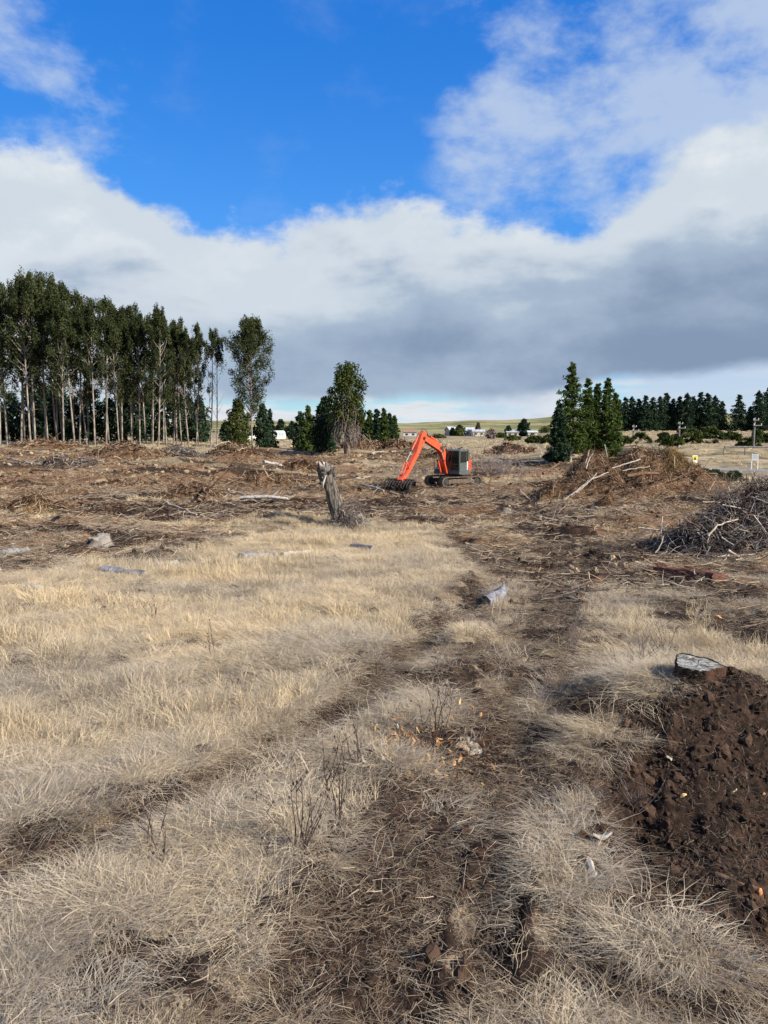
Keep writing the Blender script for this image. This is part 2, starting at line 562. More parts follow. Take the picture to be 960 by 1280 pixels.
def grassmat(name, ca, cb, cc):
    m = bpy.data.materials.new(name); m.use_nodes = True; nt = m.node_tree; N.nt = nt
    nt.nodes.clear()
    out = nt.nodes.new('ShaderNodeOutputMaterial')
    d = nt.nodes.new('ShaderNodeBsdfDiffuse'); t = nt.nodes.new('ShaderNodeBsdfTranslucent'); mx = nt.nodes.new('ShaderNodeMixShader')
    mx.inputs[0].default_value = .28
    it = attr('itone', 'INSTANCER'); bt = attr('tone')
    c = mixc(it, ca, cb)
    c = mixc(sstep(bt, .55, 1.0), c, cc)
    br = N.m('MULTIPLY_ADD', bt, .55, .62)
    vm = nt.nodes.new('ShaderNodeVectorMath'); vm.operation = 'SCALE'; L(c, vm.inputs[0]); L(br, vm.inputs['Scale'])
    c = N(vm.outputs[0])
    L(c, d.inputs[0]); L(c, t.inputs[0])
    L(N(d.outputs[0]), mx.inputs[1]); L(N(t.outputs[0]), mx.inputs[2]); L(N(mx.outputs[0]), out.inputs[0])
    return m


def ground_material():
    m, b = mat('ground', .95, .1)
    g = N.nt.nodes.new('ShaderNodeNewGeometry'); pos = N(g.outputs['Position'])
    soil = attr('soil'); lit = attr('litter'); pale = attr('pale')
    nf = noise(vscale(pos, (1, 1, 1)), 9, 8, .68, .4)
    nm = noise(pos, 1.7, 6, .6)
    nl = noise(pos, .22, 5, .6)
    nfar = noise(vscale(pos, (.35, 1, 1)), .9, 7, .65)
    fib = noise(vscale(pos, (1, 1, 1), (0, 0, .5)), 34, 5, .7, 1.2)
    fib2 = noise(vscale(pos, (30, 6, 6), (0, 0, .9)), 1.0, 4, .6, .6)
    straw = mixc(sstep(fib, .40, .68), (.050, .034, .022), (.40, .31, .20))
    straw = mixc(sstep(nm, .55, .75) * .5, straw, (.16, .12, .08))
    soilc = mixc(sstep(nf, .35, .7), (.008, .0055, .004), (.044, .026, .018))
    soilc = mixc(sstep(fib2, .60, .74) * .65, soilc, (.22, .16, .105))
    soilc = mixc(sstep(noise(pos, 2.1, 5, .7), .5, .68) * .6, soilc, (.080, .046, .030))
    litc = mixc(sstep(fib, .36, .66), (.042, .022, .013), (.24, .145, .082))
    litc = mixc(sstep(nfar, .5, .68) * .75, litc, (.38, .28, .17))
    litc = mixc(sstep(noise(pos, .55, 5, .7), .54, .66) * .6, litc, (.19, .085, .038))
    c = mixc(sstep(lit + (nm - .5) * .5, .25, .7), straw, litc)
    c = mixc(sstep(soil + (nf - .5) * .7, .3, .62), c, soilc)
    palec = mixc(sstep(nfar, .35, .65), (.20, .155, .092), (.35, .275, .17))
    palec = mixc(sstep(nl, .46, .62), palec, (.125, .105, .06))
    nh = noise(pos, .012, 6, .6); dist = N.m('LENGTH', 0.0) if False else attr('hill')
    hillc = mixc(sstep(nh, .42, .58), (.12, .125, .05), (.27, .235, .11)); hillc = mixc(sstep(noise(pos, .035, 5, .7), .58, .64), hillc, (.035, .045, .02))
    palec = mixc(dist, palec, hillc)
    c = mixc(pale, c, palec)
    L(c, b.inputs['Base Color'])
    bump(b, nf * .7 + fib * .5, .018, .9)
    return m


def build_ground():
    az = np.concatenate([np.linspace(-180, -34, 60)[:-1], np.linspace(-34, 34, 540), np.linspace(34, 180, 60)[1:-1]])
    r = np.concatenate([[0.6, 1.5, 2.4, 3.1], np.geomspace(3.6, 130, 720), np.geomspace(135, 9000, 90)])
    A, Rr = np.meshgrid(np.radians(az), r)
    x = (Rr * np.sin(A)).ravel(); y = (Rr * np.cos(A)).ravel()
    z = H(x, y)
    soil, lit = masks(x, y)
    rr = np.hypot(x, y)
    z = z + soil * ss(rr, 70, 20) * .035 * fbm(x, y, .16, 3, 41, .7)
    V = np.stack([x, y, z], 1)
    na, nr = len(az), len(r)
    i = np.arange(nr - 1)[:, None] * na; j = np.arange(na)[None, :]; j2 = (j + 1) % na
    Fq = np.stack([i + j, i + j2, i + na + j2, i + na + j], -1).reshape(-1, 4)[:, ::-1]
    me = np_mesh('ground', V, Fq, smooth=True)
    pale = ss(rr, 62, 95) * (1 - lit * .8)
    for n_, a_ in (('soil', soil), ('litter', lit), ('pale', pale), ('hill', ss(rr, 380, 700))):
        q = me.attributes.new(n_, 'FLOAT', 'POINT'); q.data.foreach_set('value', a_.astype(np.float32))
    o = link_mesh('ground', me, ground_material()); tag(o, kind='structure')
    # close the small hole at the centre
    k = MB(); c = [(0.6 * math.sin(R(a)), .6 * math.cos(R(a))) for a in az[::6]]
    return o


build_ground()

# ------------------------------------------------------------ grass and debris, scattered as instances
def blades(n, h, hs, spread, lean, leandir, width, curl, base_r, seed, segs=3, wig=.12, flat=1.0):
    g = np.random.default_rng(seed)
    a = g.uniform(0, 2 * np.pi, n); rad = base_r * np.sqrt(g.random(n))
    bx, by = rad * np.cos(a), rad * np.sin(a)
    hh = h * g.uniform(1 - hs, 1 + hs * .5, n)
    d = a + g.normal(0, .9, n)
    th = np.abs(g.normal(spread, spread * .5, n))
    dx = np.cos(d) * np.sin(th) + lean * math.cos(leandir); dy = np.sin(d) * np.sin(th) + lean * math.sin(leandir); dz = np.cos(th)
    Ln = np.sqrt(dx ** 2 + dy ** 2 + dz ** 2); D = np.stack([dx, dy, np.abs(dz)], 1) / Ln[:, None]
    Wd = np.stack([-np.sin(d + g.normal(0, .6, n)), np.cos(d), g.normal(0, .2, n)], 1)
    pts = []; p = np.stack([bx, by, np.full(n, -.02)], 1); dirv = D.copy()
    cu = curl * g.uniform(.3, 1.6, n)
    for k in range(segs + 1):
        w = width * (1 - (k / segs) ** 1.5) * .5 + width * .06
        pts.append(p - Wd * w); pts.append(p + Wd * w)
        p = p + dirv * (hh / segs)[:, None]
        dirv = dirv + np.stack([D[:, 0] * cu * .4, D[:, 1] * cu * .4, -cu * .5], 1) + g.normal(0, wig, (n, 3))
        dirv = dirv / np.linalg.norm(dirv, axis=1)[:, None]
        low = p[:, 2] < 0.01
        dirv[low, 2] = np.abs(dirv[low, 2]) * .3
        p[:, 2] = np.maximum(p[:, 2], .008)
    V = np.stack(pts, 1); V[:, :, 2] *= flat  # n, 2*(segs+1), 3
    m = 2 * (segs + 1)
    f = []
    for k in range(segs): f.append([2 * k, 2 * k + 1, 2 * k + 3, 2 * k + 2])
    Fq = (np.array(f)[None] + (np.arange(n) * m)[:, None, None]).reshape(-1, 4)
    tone = np.repeat(g.random(n), m)
    return V.reshape(-1, 3), Fq, tone


def scatter(name, label, pts, rot, scl, tone, protos, material, parent=None, as_kind=True):
    """instances protos[k] on points with k = 0..; one object, geometry nodes"""
    me = bpy.data.meshes.new(name); pts = np.asarray(pts, np.float32)
    me.vertices.add(len(pts)); me.vertices.foreach_set('co', pts.ravel())
    for n_, ty, arr, f in (('rot', 'FLOAT_VECTOR', rot, 'vector'), ('scl', 'FLOAT', scl, 'value'), ('itone', 'FLOAT', tone, 'value')):
        a = me.attributes.new(n_, ty, 'POINT'); a.data.foreach_set(f, np.asarray(arr, np.float32).ravel())
    pick = rng.integers(0, len(protos), len(pts)).astype(np.int32)
    a = me.attributes.new('pick', 'INT', 'POINT'); a.data.foreach_set('value', pick)
    o = link_mesh(name, me, material, parent)
    ng = bpy.data.node_groups.new(name, 'GeometryNodeTree')
    ng.interface.new_socket('Geometry', in_out='INPUT', socket_type='NodeSocketGeometry')
    ng.interface.new_socket('Geometry', in_out='OUTPUT', socket_type='NodeSocketGeometry')
    gi = ng.nodes.new('NodeGroupInput'); go = ng.nodes.new('NodeGroupOutput')
    join = ng.nodes.new('GeometryNodeJoinGeometry')

    def na(n_, ty):
        q = ng.nodes.new('GeometryNodeInputNamedAttribute'); q.data_type = ty; q.inputs['Name'].default_value = n_; return q.outputs[0]
    for k, pm in enumerate(protos):
        po = bpy.data.objects.new(name + '_source', pm)
        if not pm.materials: pm.materials.append(material)
        oi = ng.nodes.new('GeometryNodeObjectInfo'); oi.inputs['Object'].default_value = po
        ip = ng.nodes.new('GeometryNodeInstanceOnPoints')
        cmp_ = ng.nodes.new('FunctionNodeCompare'); cmp_.data_type = 'INT'; cmp_.operation = 'EQUAL'
        ng.links.new(na('pick', 'INT'), cmp_.inputs[2]); cmp_.inputs[3].default_value = k
        ng.links.new(gi.outputs[0], ip.inputs['Points']); ng.links.new(cmp_.outputs[0], ip.inputs['Selection'])
        ng.links.new(oi.outputs['Geometry'], ip.inputs['Instance'])
        ng.links.new(na('rot', 'FLOAT_VECTOR'), ip.inputs['Rotation']); ng.links.new(na('scl', 'FLOAT'), ip.inputs['Scale'])
        ng.links.new(ip.outputs[0], join.inputs[0])
    ng.links.new(join.outputs[0], go.inputs[0])
    md = o.modifiers.new('scatter', 'NODES'); md.node_group = ng
    tag(o, label, None if parent else 'ground cover', kind='stuff')
    return o


def sample(n, r0, r1, a0=-31, a1=31, seed=1):
    g = np.random.default_rng(seed)
    a = np.radians(g.uniform(a0, a1, n)); r = np.sqrt(g.uniform(r0 ** 2, r1 ** 2, n))
    return r * np.sin(a), r * np.cos(a), g


def in_pit(x, y):
    return np.maximum(np.maximum(PIT.d(x, y)[0], PIT2.d(x, y)[0]), FACE.d(x, y)[0])


def keep(x, y, g, wsoil=1.0, wlit=.95, power=1.0):
    s, l = masks(x, y)
    prob = (1 - s * wsoil) ** 1.6 * (1 - l * wlit)
    rd, _ = ROAD.d(x, y)
    prob = prob * (rd < -.2) * (in_pit(x, y) < -.08 + .40 * fbm(x, y, .55, 3, 71))
    return g.random(len(x)) < prob ** power


def surf_pts(x, y, sink=0.0):
    return np.stack([x, y, H(x, y) - sink], 1)


STRAW = grassmat('dry_straw', (.54, .465, .35), (.83, .665, .41), (.34, .25, .165))
GREYST = grassmat('grey_straw', (.53, .46, .36), (.82, .67, .45), (.25, .185, .125))
WOODST = grassmat('weathered_sticks', (.20, .13, .085), (.42, .35, .27), (.55, .44, .31))
BARKST = grassmat('brown_bark_litter', (.13, .065, .036), (.36, .215, .115), (.50, .39, .26))
def _clod():
    m, b = mat('soil_clods', .95, .05); it = attr('itone', 'INSTANCER'); n = noise(coords('Object'), 2.5, 5, .7)
    c = mixc(it, (.020, .0135, .0095), (.075, .046, .031)); c = mixc(sstep(n, .4, .7) * .5, c, (.05, .03, .02)); L(c, b.inputs['Base Color']); bump(b, n, .002, .5)
    return m


CLOD = _clod()


def tonefield(x, y, g):
    return np.clip(.5 + 1.0 * fbm(x, y, 2.0, 4, 50) + .30 * ss(np.hypot(x, y), 6, 16) - .20 + g.normal(0, .15, len(x)), 0, 1)


def build_grass():
    low = []
    for i in range(4):
        v, f, t = blades(120, .20, .6, 1.35, .4, i, .0045, .5, .34, 170 + i, 3, .34, .16); low.append(np_mesh('trodden', v, f, t))
    tuft = [np_mesh('tuft', *blades(105, .27, .55, .42, .22 * i, i * 2.0, .0055, .62, .15, 60 + i, 4, .24)[:2],
                    tone=blades(105, .27, .55, .42, .22 * i, i * 2.0, .0055, .62, .15, 60 + i, 4, .24)[2]) for i in range(4)]
    swirl = []
    for i in range(4):
        v, f, t = blades(140, .40, .45, .45, 1.5, 0, .0055, .7, .26, 80 + i, 4, .17, .75); swirl.append(np_mesh('swirl', v, f, t))
    mats_ = []
    for i in range(5):
        v, f, t = blades(185, .36, .6, 1.15, .5, i, .0043, .6, .34, 100 + i, 4, .26, .42); mats_.append(np_mesh('mat', v, f, t))
    fine = []
    for i in range(3):
        v, f, t = blades(16, .42, .4, .30, .15, i, .0040, .6, .20, 120 + i, 4, .22); fine.append(np_mesh('stalks', v, f, t))
    coarse = []
    for i in range(4):
        v, f, t = blades(60, .34, .4, .55, .25, i * 1.6, .018, .42, .26, 140 + i, 2); coarse.append(np_mesh('clump', v, f, t))
    wide = []
    for i in range(3):
        v, f, t = blades(46, .55, .35, .6, .2, i * 2, .06, .4, .55, 160 + i, 2); wide.append(np_mesh('clump', v, f, t))

    def cat(parts): return [np.concatenate(q) for q in zip(*parts)]
    # ---- standing tufts, in patches
    parts = []
    for (n, r0, r1, seed, sc) in ((4200, 3.2, 15, 1, 1.0), (9500, 13, 36, 2, 1.1)):
        x, y, g = sample(n, r0, r1, seed=seed)
        k = keep(x, y, g) & (g.random(n) > worn(x, y) * .97) & (g.random(n) < .05 + .95 * ss(fbm(x, y, 2.2, 3, 51) + .20 * ss(np.hypot(x, y), 8, 16) * (x < 1.5) - .05, -.05, .30)); x, y = x[k], y[k]
        m = len(x)
        rot = np.stack([g.normal(0, .14, m), g.normal(0, .14, m), g.uniform(0, 6.28, m)], 1)
        parts.append((surf_pts(x, y), rot, sc * g.uniform(.5, 1.15, m) * (.65 + .55 * ss(fbm(x, y, 2.4, 3, 53), -.2, .3)) * (1 + .35 * ss(np.hypot(x, y), 9, 15) * (x < 1.5)), tonefield(x, y, g)))
    p_, r_, s_, t_ = cat(parts)
    scatter('standing_grass', 'standing tufts of dry straw grass between the wheel ruts', p_, r_, s_, t_, tuft, STRAW)
    # ---- leaning swirls, wind laid
    parts = []
    for (n, r0, r1, seed, sc) in ((2600, 3.2, 15, 3, 1.0), (4200, 13, 36, 4, 1.05)):
        x, y, g = sample(n, r0, r1, seed=seed)
        k = keep(x, y, g) & (g.random(n) > worn(x, y) * .93); x, y = x[k], y[k]; m = len(x)
        dirn = 2.6 + 2.4 * fbm(x, y, 3.5, 2, 54)
        rot = np.stack([np.zeros(m), g.normal(.0, .1, m), dirn + g.normal(0, .35, m)], 1)
        parts.append((surf_pts(x, y), rot, sc * g.uniform(.55, 1.15, m), tonefield(x, y, g)))
    p_, r_, s_, t_ = cat(parts)
    scatter('leaning_grass', 'long dry grass combed over in soft leaning swirls', p_, r_, s_, t_, swirl, STRAW)
    # ---- flattened thatch
    parts = []
    for (n, r0, r1, seed, sc) in ((8500, 3.0, 12, 5, .95), (9500, 11, 32, 6, 1.15)):
        x, y, g = sample(n, r0, r1, seed=seed)
        k = keep(x, y, g, 1.0, .75, .85) & (g.random(n) > worn(x, y) * .85); x, y = x[k], y[k]; m = len(x)
        rot = np.stack([g.normal(0, .12, m), g.normal(0, .12, m), g.uniform(0, 6.28, m)], 1)
        parts.append((surf_pts(x, y), rot, sc * g.uniform(.5, 1.2, m), tonefield(x, y, g)))
    p_, r_, s_, t_ = cat(parts)
    scatter('flattened_grass', 'flattened grey straw thatch matted over the ground', p_, r_, s_, t_, mats_, GREYST)
    # ---- trodden brown thatch in the tracks
    parts = []
    for (n, r0, r1, seed, sc) in ((7500, 3.2, 13, 10, .85), (6500, 12, 32, 11, 1.1)):
        x, y, g = sample(n, r0, r1, seed=seed); s, l = masks(x, y); wv = worn(x, y)
        k = (g.random(n) < np.clip(wv * (1.2 - s * .95), 0, 1) * .85) & (in_pit(x, y) < 0) & (l < .5); x, y = x[k], y[k]; m = len(x)
        rot = np.stack([g.normal(0, .08, m), g.normal(0, .08, m), g.uniform(0, 6.28, m)], 1)
        parts.append((surf_pts(x, y), rot, sc * g.uniform(.5, 1.2, m), g.random(m)))
    p_, r_, s_, t_ = cat(parts)
    scatter('trodden_grass', 'brown trodden thatch pressed flat along the wheel tracks', p_, r_, s_, t_, low, grassmat('trodden_straw', (.24, .175, .12), (.46, .36, .24), (.13, .09, .06)))
    # ---- fine stalks
    x, y, g = sample(1100, 3.2, 22, seed=7); k = keep(x, y, g, .8); x, y = x[k], y[k]; m = len(x)
    rot = np.stack([g.normal(0, .2, m), g.normal(0, .2, m), g.uniform(0, 6.28, m)], 1)
    scatter('grass_stalks', 'fine pale seed stalks standing above the matted grass', surf_pts(x, y), rot, g.uniform(.5, 1.1, m), tonefield(x, y, g), fine, GREYST)
    # ---- middle distance
    parts = []
    for (n, r0, r1, seed, sc, w) in ((9000, 30, 64, 8, .75, .97),):
        x, y, g = sample(n, r0, r1, seed=seed)
        k = keep(x, y, g, .95, w); x, y = x[k], y[k]; m = len(x)
        rot = np.stack([g.normal(0, .2, m), g.normal(0, .2, m), g.uniform(0, 6.28, m)], 1)
        parts.append((surf_pts(x, y), rot, sc * g.uniform(.45, 1.2, m), np.clip(tonefield(x, y, g) + .1, 0, 1)))
    p_, r_, s_, t_ = cat(parts)
    scatter('distant_tufts', 'dry tufts over the middle of the cleared field', p_, r_, s_, t_, coarse, STRAW)
    x, y, g = sample(5200, 60, 200, seed=9); k = keep(x, y, g, 1, .97); x, y = x[k], y[k]; m = len(x)
    rot = np.stack([g.normal(0, .15, m), g.normal(0, .15, m), g.uniform(0, 6.28, m)], 1)
    scatter('far_tufts', 'low rough grass clumps across the far paddock', surf_pts(x, y), rot, g.uniform(.3, .75, m), np.clip(tonefield(x, y, g), 0, 1), wide, STRAW)


def stick_mesh(n, ln, rad, spread, seed, up=.12):
    """loose cluster of lying sticks, three sided"""
    g = np.random.default_rng(seed); vs = []; fs = []; tn = []
    for i in range(n):
        a = g.uniform(0, 6.28); l = ln * g.uniform(.35, 1.2); r = rad * g.uniform(.4, 1.3)
        c = np.array([g.normal(0, spread), g.normal(0, spread), abs(g.normal(0, up * .35)) + r])
        d = np.array([math.cos(a), math.sin(a), g.normal(0, up)]); d /= np.linalg.norm(d)
        side = np.array([-d[1], d[0], 0]); upv = np.cross(side, d)
        bow = g.normal(0, .12) * l
        tt = g.random()
        for k, (t, s) in enumerate(((-.5, 1.0), (0, .85), (.5, .35))):
            q = c + d * t * l + side * bow * (1 - 4 * t * t)
            for j in range(3):
                an = j * 2.094
                vs.append(q + (side * math.cos(an) + upv * math.sin(an)) * r * s); tn.append(tt)
        b = i * 9
        for k in range(2):
            for j in range(3):
                fs.append((b + k * 3 + j, b + k * 3 + (j + 1) % 3, b + k * 3 + 3 + (j + 1) % 3, b + k * 3 + 3 + j))
    return np_mesh('sticks', vs, fs, tn)


def clod_mesh(seed, n=1):
    g = np.random.default_rng(seed)
    import bmesh
    bm = bmesh.new(); bmesh.ops.create_icosphere(bm, subdivisions=2, radius=1.0)
    for v in bm.verts:
        p = np.array(v.co); q = 1 + .35 * math.sin(p[0] * 3.1 + seed) * math.cos(p[1] * 2.7 + seed * 2) + g.normal(0, .10)
        v.co = (p[0] * q, p[1] * q * .85, p[2] * q * .62)
    me = bpy.data.meshes.new('clod'); bm.to_mesh(me); bm.free()
    return me


def build_debris():
    # litter in the slash field
    small = [stick_mesh(26, .5, .009, .30, 200 + i) for i in range(4)]
    x, y, g = sample(9000, 15, 60, -31, 31, seed=21); s, l = masks(x, y)
    rd, _ = ROAD.d(x, y)
    k = (g.random(len(x)) < np.clip(l * .6 * (1 - .6 * s) + s * .06, 0, 1)) & (rd < 0); x, y = x[k], y[k]; m = len(x)
    rot = np.stack([g.normal(0, .15, m), g.normal(0, .15, m), g.uniform(0, 6.28, m)], 1)
    scatter('stick_litter', 'small sticks and twigs strewn over the turned earth', surf_pts(x, y), rot, g.uniform(.6, 1.5, m), g.random(m), small, WOODST)
    big = [stick_mesh(34, .42, .014, .45, 220 + i, .40) for i in range(5)]
    x, y, g = sample(9000, 20, 110, -32, 31, seed=22); s, l = masks(x, y); rd, _ = ROAD.d(x, y)
    clump = ss(fbm(x, y, 4.5, 3, 57), -.15, .3)
    k = (g.random(len(x)) < l * (.2 + .8 * clump) * (1 - .8 * s)) & (rd < -.5); x, y = x[k], y[k]; m = len(x)
    rot = np.stack([g.normal(0, .2, m), g.normal(0, .2, m), g.uniform(0, 6.28, m)], 1)
    scatter('slash_litter', 'brown broken branches and bark left across the cleared field', surf_pts(x, y), rot, g.uniform(.5, 1.3, m), g.random(m), big, BARKST)
    x, y, g = sample(4200, 24, 105, -32, 31, seed=23); s, l = masks(x, y); rd, _ = ROAD.d(x, y)
    k = (g.random(len(x)) < l * .6 * (1 - .6 * s)) & (rd < -.5); x, y = x[k], y[k]; m = len(x)
    rot = np.stack([g.normal(0, .2, m), g.normal(0, .2, m), g.uniform(0, 6.28, m)], 1)
    scatter('pale_litter', 'pale splintered sticks scattered through the slash', surf_pts(x, y), rot, g.uniform(.5, 1.2, m), g.random(m), [stick_mesh(6, .9, .016, .6, 240 + i, .25) for i in range(4)],
            grassmat('pale_sticks', (.45, .36, .26), (.62, .52, .40), (.35, .26, .18)))
    # lumps of bark, turf and matted roots over the cleared field
    lump = [clod_mesh(40 + i) for i in range(5)]
    x, y, g = sample(30000, 20, 115, -32, 31, seed=33); s, l = masks(x, y); rd, _ = ROAD.d(x, y)
    k = (g.random(len(x)) < l * (.15 + .85 * ss(fbm(x, y, 3, 3, 58), -.1, .3))) & (rd < -.5); x, y = x[k], y[k]; m = len(x)
    lm, b_ = mat('turf_lumps', .95, .05); it = attr('itone', 'INSTANCER'); nn = noise(coords('Object'), 3, 5, .7)
    c_ = mixc(sstep(it, .1, .55), (.028, .017, .011), (.13, .075, .042)); c_ = mixc(sstep(it, .62, .9), c_, (.36, .27, .165)); c_ = mixc(sstep(nn, .45, .7) * .5, c_, (.07, .04, .025))
    L(c_, b_.inputs['Base Color']); bump(b_, nn, .01, .6)
    r_ = np.hypot(x, y)
    scatter('turf_lumps', 'broken turf, bark and root lumps over the cleared field', surf_pts(x, y, .02), g.uniform(0, 6.28, (m, 3)), (.035 + .13 * g.random(m) ** 2.6) * (.6 + r_ / 90), g.random(m), lump, lm)
    # clods
    cl = [clod_mesh(i) for i in range(5)]
    x, y, g = sample(60000, 4, 14, -10, 31, seed=24); s, l = masks(x, y)
    d1, _ = PIT.d(x, y); d2, _ = PIT2.d(x, y)
    k = (np.maximum(d1, d2) > -.05) & (g.random(len(x)) < .55) | ((s > .6) & (g.random(len(x)) < .14)); x, y = x[k], y[k]; m = len(x)
    rot = g.uniform(0, 6.28, (m, 3))
    a = surf_pts(x, y, .005); sa = .006 + .030 * g.random(m) ** 3 + .075 * (g.random(m) < .035) * g.random(m)
    x, y, g = sample(16000, 14, 62, -31, 31, seed=25); s, l = masks(x, y)
    k = (s > .5) & (g.random(len(x)) < .5); x, y = x[k], y[k]; m2 = len(x)
    b = surf_pts(x, y, .01); sb = .03 + .12 * g.random(m2) ** 3
    rot = np.concatenate([rot, g.uniform(0, 6.28, (m2, 3))])
    scatter('soil_crumbs', 'dark clods of turned earth in the hole and ruts', np.concatenate([a, b]), rot, np.concatenate([sa, sb]), rng.random(m + m2), cl, CLOD)
    # fine trodden litter in the ruts
    x, y, g = sample(9000, 3.5, 30, -31, 31, seed=29); s, l = masks(x, y)
    k = (g.random(len(x)) < s * .8) & (in_pit(x, y) < -.1); x, y = x[k], y[k]; m = len(x)
    rot = np.stack([g.normal(0, .1, m), g.normal(0, .1, m), g.uniform(0, 6.28, m)], 1)
    scatter('trodden_straw', 'short broken straws trodden into the brown wheel ruts', surf_pts(x, y), rot, g.uniform(.6, 1.3, m), g.random(m), [stick_mesh(22, .16, .0022, .16, 280 + i, .2) for i in range(4)], WOODST)
    # chips and splinters where a stump was ground out
    c0 = at(520, 935); g = np.random.default_rng(91); n = 220; x = c0[0] + g.normal(0, .36, n); y = c0[1] + g.normal(0, .42, n)
    ch = np_mesh('chip', [(-1, -.4, 0), (1, -.25, .1), (1.1, .3, 0), (-.8, .35, .1), (-.7, -.2, .16), (1.3, -.1, .20), (.6, .15, .18), (-.9, .4, .2)], [(0, 3, 2, 1), (4, 5, 6, 7), (0, 1, 5, 4), (1, 2, 6, 5), (2, 3, 7, 6), (3, 0, 4, 7)], np.full(8, .5))
    scatter('wood_splinters', 'small orange and yellow splinters scattered round the torn stump', surf_pts(x, y, -.05), g.uniform(-1, 1, (n, 3)) * (.7, .9, 3.1), g.uniform(.010, .042, n), g.random(n), [ch],
            grassmat('orange_splinters', (.32, .13, .055), (.56, .36, .16), (.42, .33, .25)))
    # roots and straw lying in the hole
    x, y, g = sample(13000, 4, 13, 8, 31, seed=26); d1, _ = PIT.d(x, y); d2, _ = PIT2.d(x, y)
    k = (np.maximum(d1, d2) > -.1) & (g.random(len(x)) < .35); x, y = x[k], y[k]; m = len(x)
    rot = np.stack([g.normal(0, .4, m), g.normal(0, .4, m), g.uniform(0, 6.28, m)], 1)
    scatter('root_litter', 'thin broken roots lying on the dark dug soil', surf_pts(x, y), rot, g.uniform(.4, 1.0, m), g.random(m) * .6, [stick_mesh(8, .15, .0016, .14, 260 + i, .35) for i in range(4)], grassmat('fine_roots', (.10, .065, .045), (.26, .20, .15), (.40, .33, .25)))


build_grass()
build_debris()


# ------------------------------------------------------------ road
def build_road():
    pts = ROAD.p; m, b = mat('gravel_road', .9, .15)
    pos = coords('Object'); n = noise(pos, 6, 6, .7); n2 = noise(pos, .5, 4, .6)
    c = mixc(sstep(n, .35, .65), (.15, .15, .155), (.24, .235, .235)); c = mixc(sstep(n2, .45, .7) * .5, c, (.30, .27, .22))
    L(c, b.inputs['Base Color']); bump(b, n, .01)
    # resample the centre line
    q = []
    for i in range(len(pts) - 1):
        for k in range(14): q.append(pts[i] + (pts[i + 1] - pts[i]) * k / 14)
    q.append(pts[-1]); q = np.array(q)
    for _ in range(12): q[1:-1] = (q[:-2] + q[1:-1] * 2 + q[2:]) / 4
    V = []; F4 = []
    for i in range(len(q)):
        t = q[min(i + 1, len(q) - 1)] - q[max(i - 1, 0)]; t /= np.linalg.norm(t); nrm = np.array((-t[1], t[0]))
        for k in range(5):
            s = (k - 2) / 2 * 2.3
            p = q[i] + nrm * s
            V.append((p[0], p[1], float(H(p[0], p[1])) + .05 - .03 * abs(s) / 2.3))
    for i in range(len(q) - 1):
        for k in range(4): a = i * 5 + k; F4.append((a, a + 1, a + 6, a + 5))
    o = link_mesh('road', np_mesh('road', V, F4, smooth=True), m); tag(o, kind='structure')


build_road()

# ------------------------------------------------------------ trees
def leaves(clumps, size, seed, aspect=1.0, hang=0.0, tone_bias=0.0):
    """clumps: (centre, radii, count). Small quads spread through each clump, darker tone values inside by chance only"""
    g = np.random.default_rng(seed); C_ = []; T = []; Z = []
    for c, r, n in clumps:
        d = g.normal(0, 1, (n, 3)); d /= np.linalg.norm(d, axis=1)[:, None]
        q = g.random(n) ** .45
        C_.append(np.array(c) + d * q[:, None] * np.array(r)); ct = g.normal(.45, .18)
        T.append(np.clip(ct + g.normal(0, .2, n) + tone_bias, 0, 1))
    C_ = np.concatenate(C_); T = np.concatenate(T); n = len(C_)
    u = g.normal(0, 1, (n, 3)); u[:, 2] -= hang; u /= np.linalg.norm(u, axis=1)[:, None]
    w = np.cross(u, g.normal(0, 1, (n, 3))); w /= np.linalg.norm(w, axis=1)[:, None]
    s = (size * g.uniform(.5, 1.3, n))[:, None]
    V = np.stack([C_ - u * s, C_ + w * s * .5 * aspect, C_ + u * s, C_ - w * s * .5 * aspect], 1).reshape(-1, 3)
    Fq = np.arange(4 * n).reshape(-1, 4)
    return V, Fq, np.repeat(T, 4)


M_EUC = leafmat('gum_leaves', (.022, .032, .014), (.082, .092, .038))
M_CON = leafmat('dark_conifer_needles', (.014, .027, .017), (.048, .076, .040), .15)
M_PINE = leafmat('pine_needles', (.028, .050, .014), (.11, .145, .04), .22)
M_OLIVE = leafmat('olive_leaves', (.030, .042, .014), (.10, .115, .035), .2)
M_BRUSH = leafmat('gorse_leaves', (.028, .042, .013), (.10, .12, .036), .2)
M_IVY = leafmat('cypress_leaves', (.024, .036, .010), (.10, .115, .03), .2)
M_TRUNK = simple('pale_gum_bark', (.12, .10, .082), (.32, .275, .225), 3, .9, .1, (1, 1, .25), .03)
M_TRUNKD = simple('dark_bark', (.07, .05, .04), (.17, .13, .10), 4, .9, .1, (1, 1, .25), .03)
M_GREYB = simple('bare_grey_twigs', (.10, .08, .07), (.25, .21, .18), 6, .9, .1)


def branchy(mb, p, d, ln, r, g, depth=0, n=5, wob=.12, up=.05):
    pts = [np.array(p, float)]; d = np.array(d, float); rad = [r]
    for i in range(n):
        d = d + g.normal(0, wob, 3); d[2] += up; d /= np.linalg.norm(d)
        pts.append(pts[-1] + d * ln / n); rad.append(r * (1 - .85 * (i + 1) / n))
    mb.tube(pts, rad, 4 if r < .06 else 6, caps=False)
    return pts


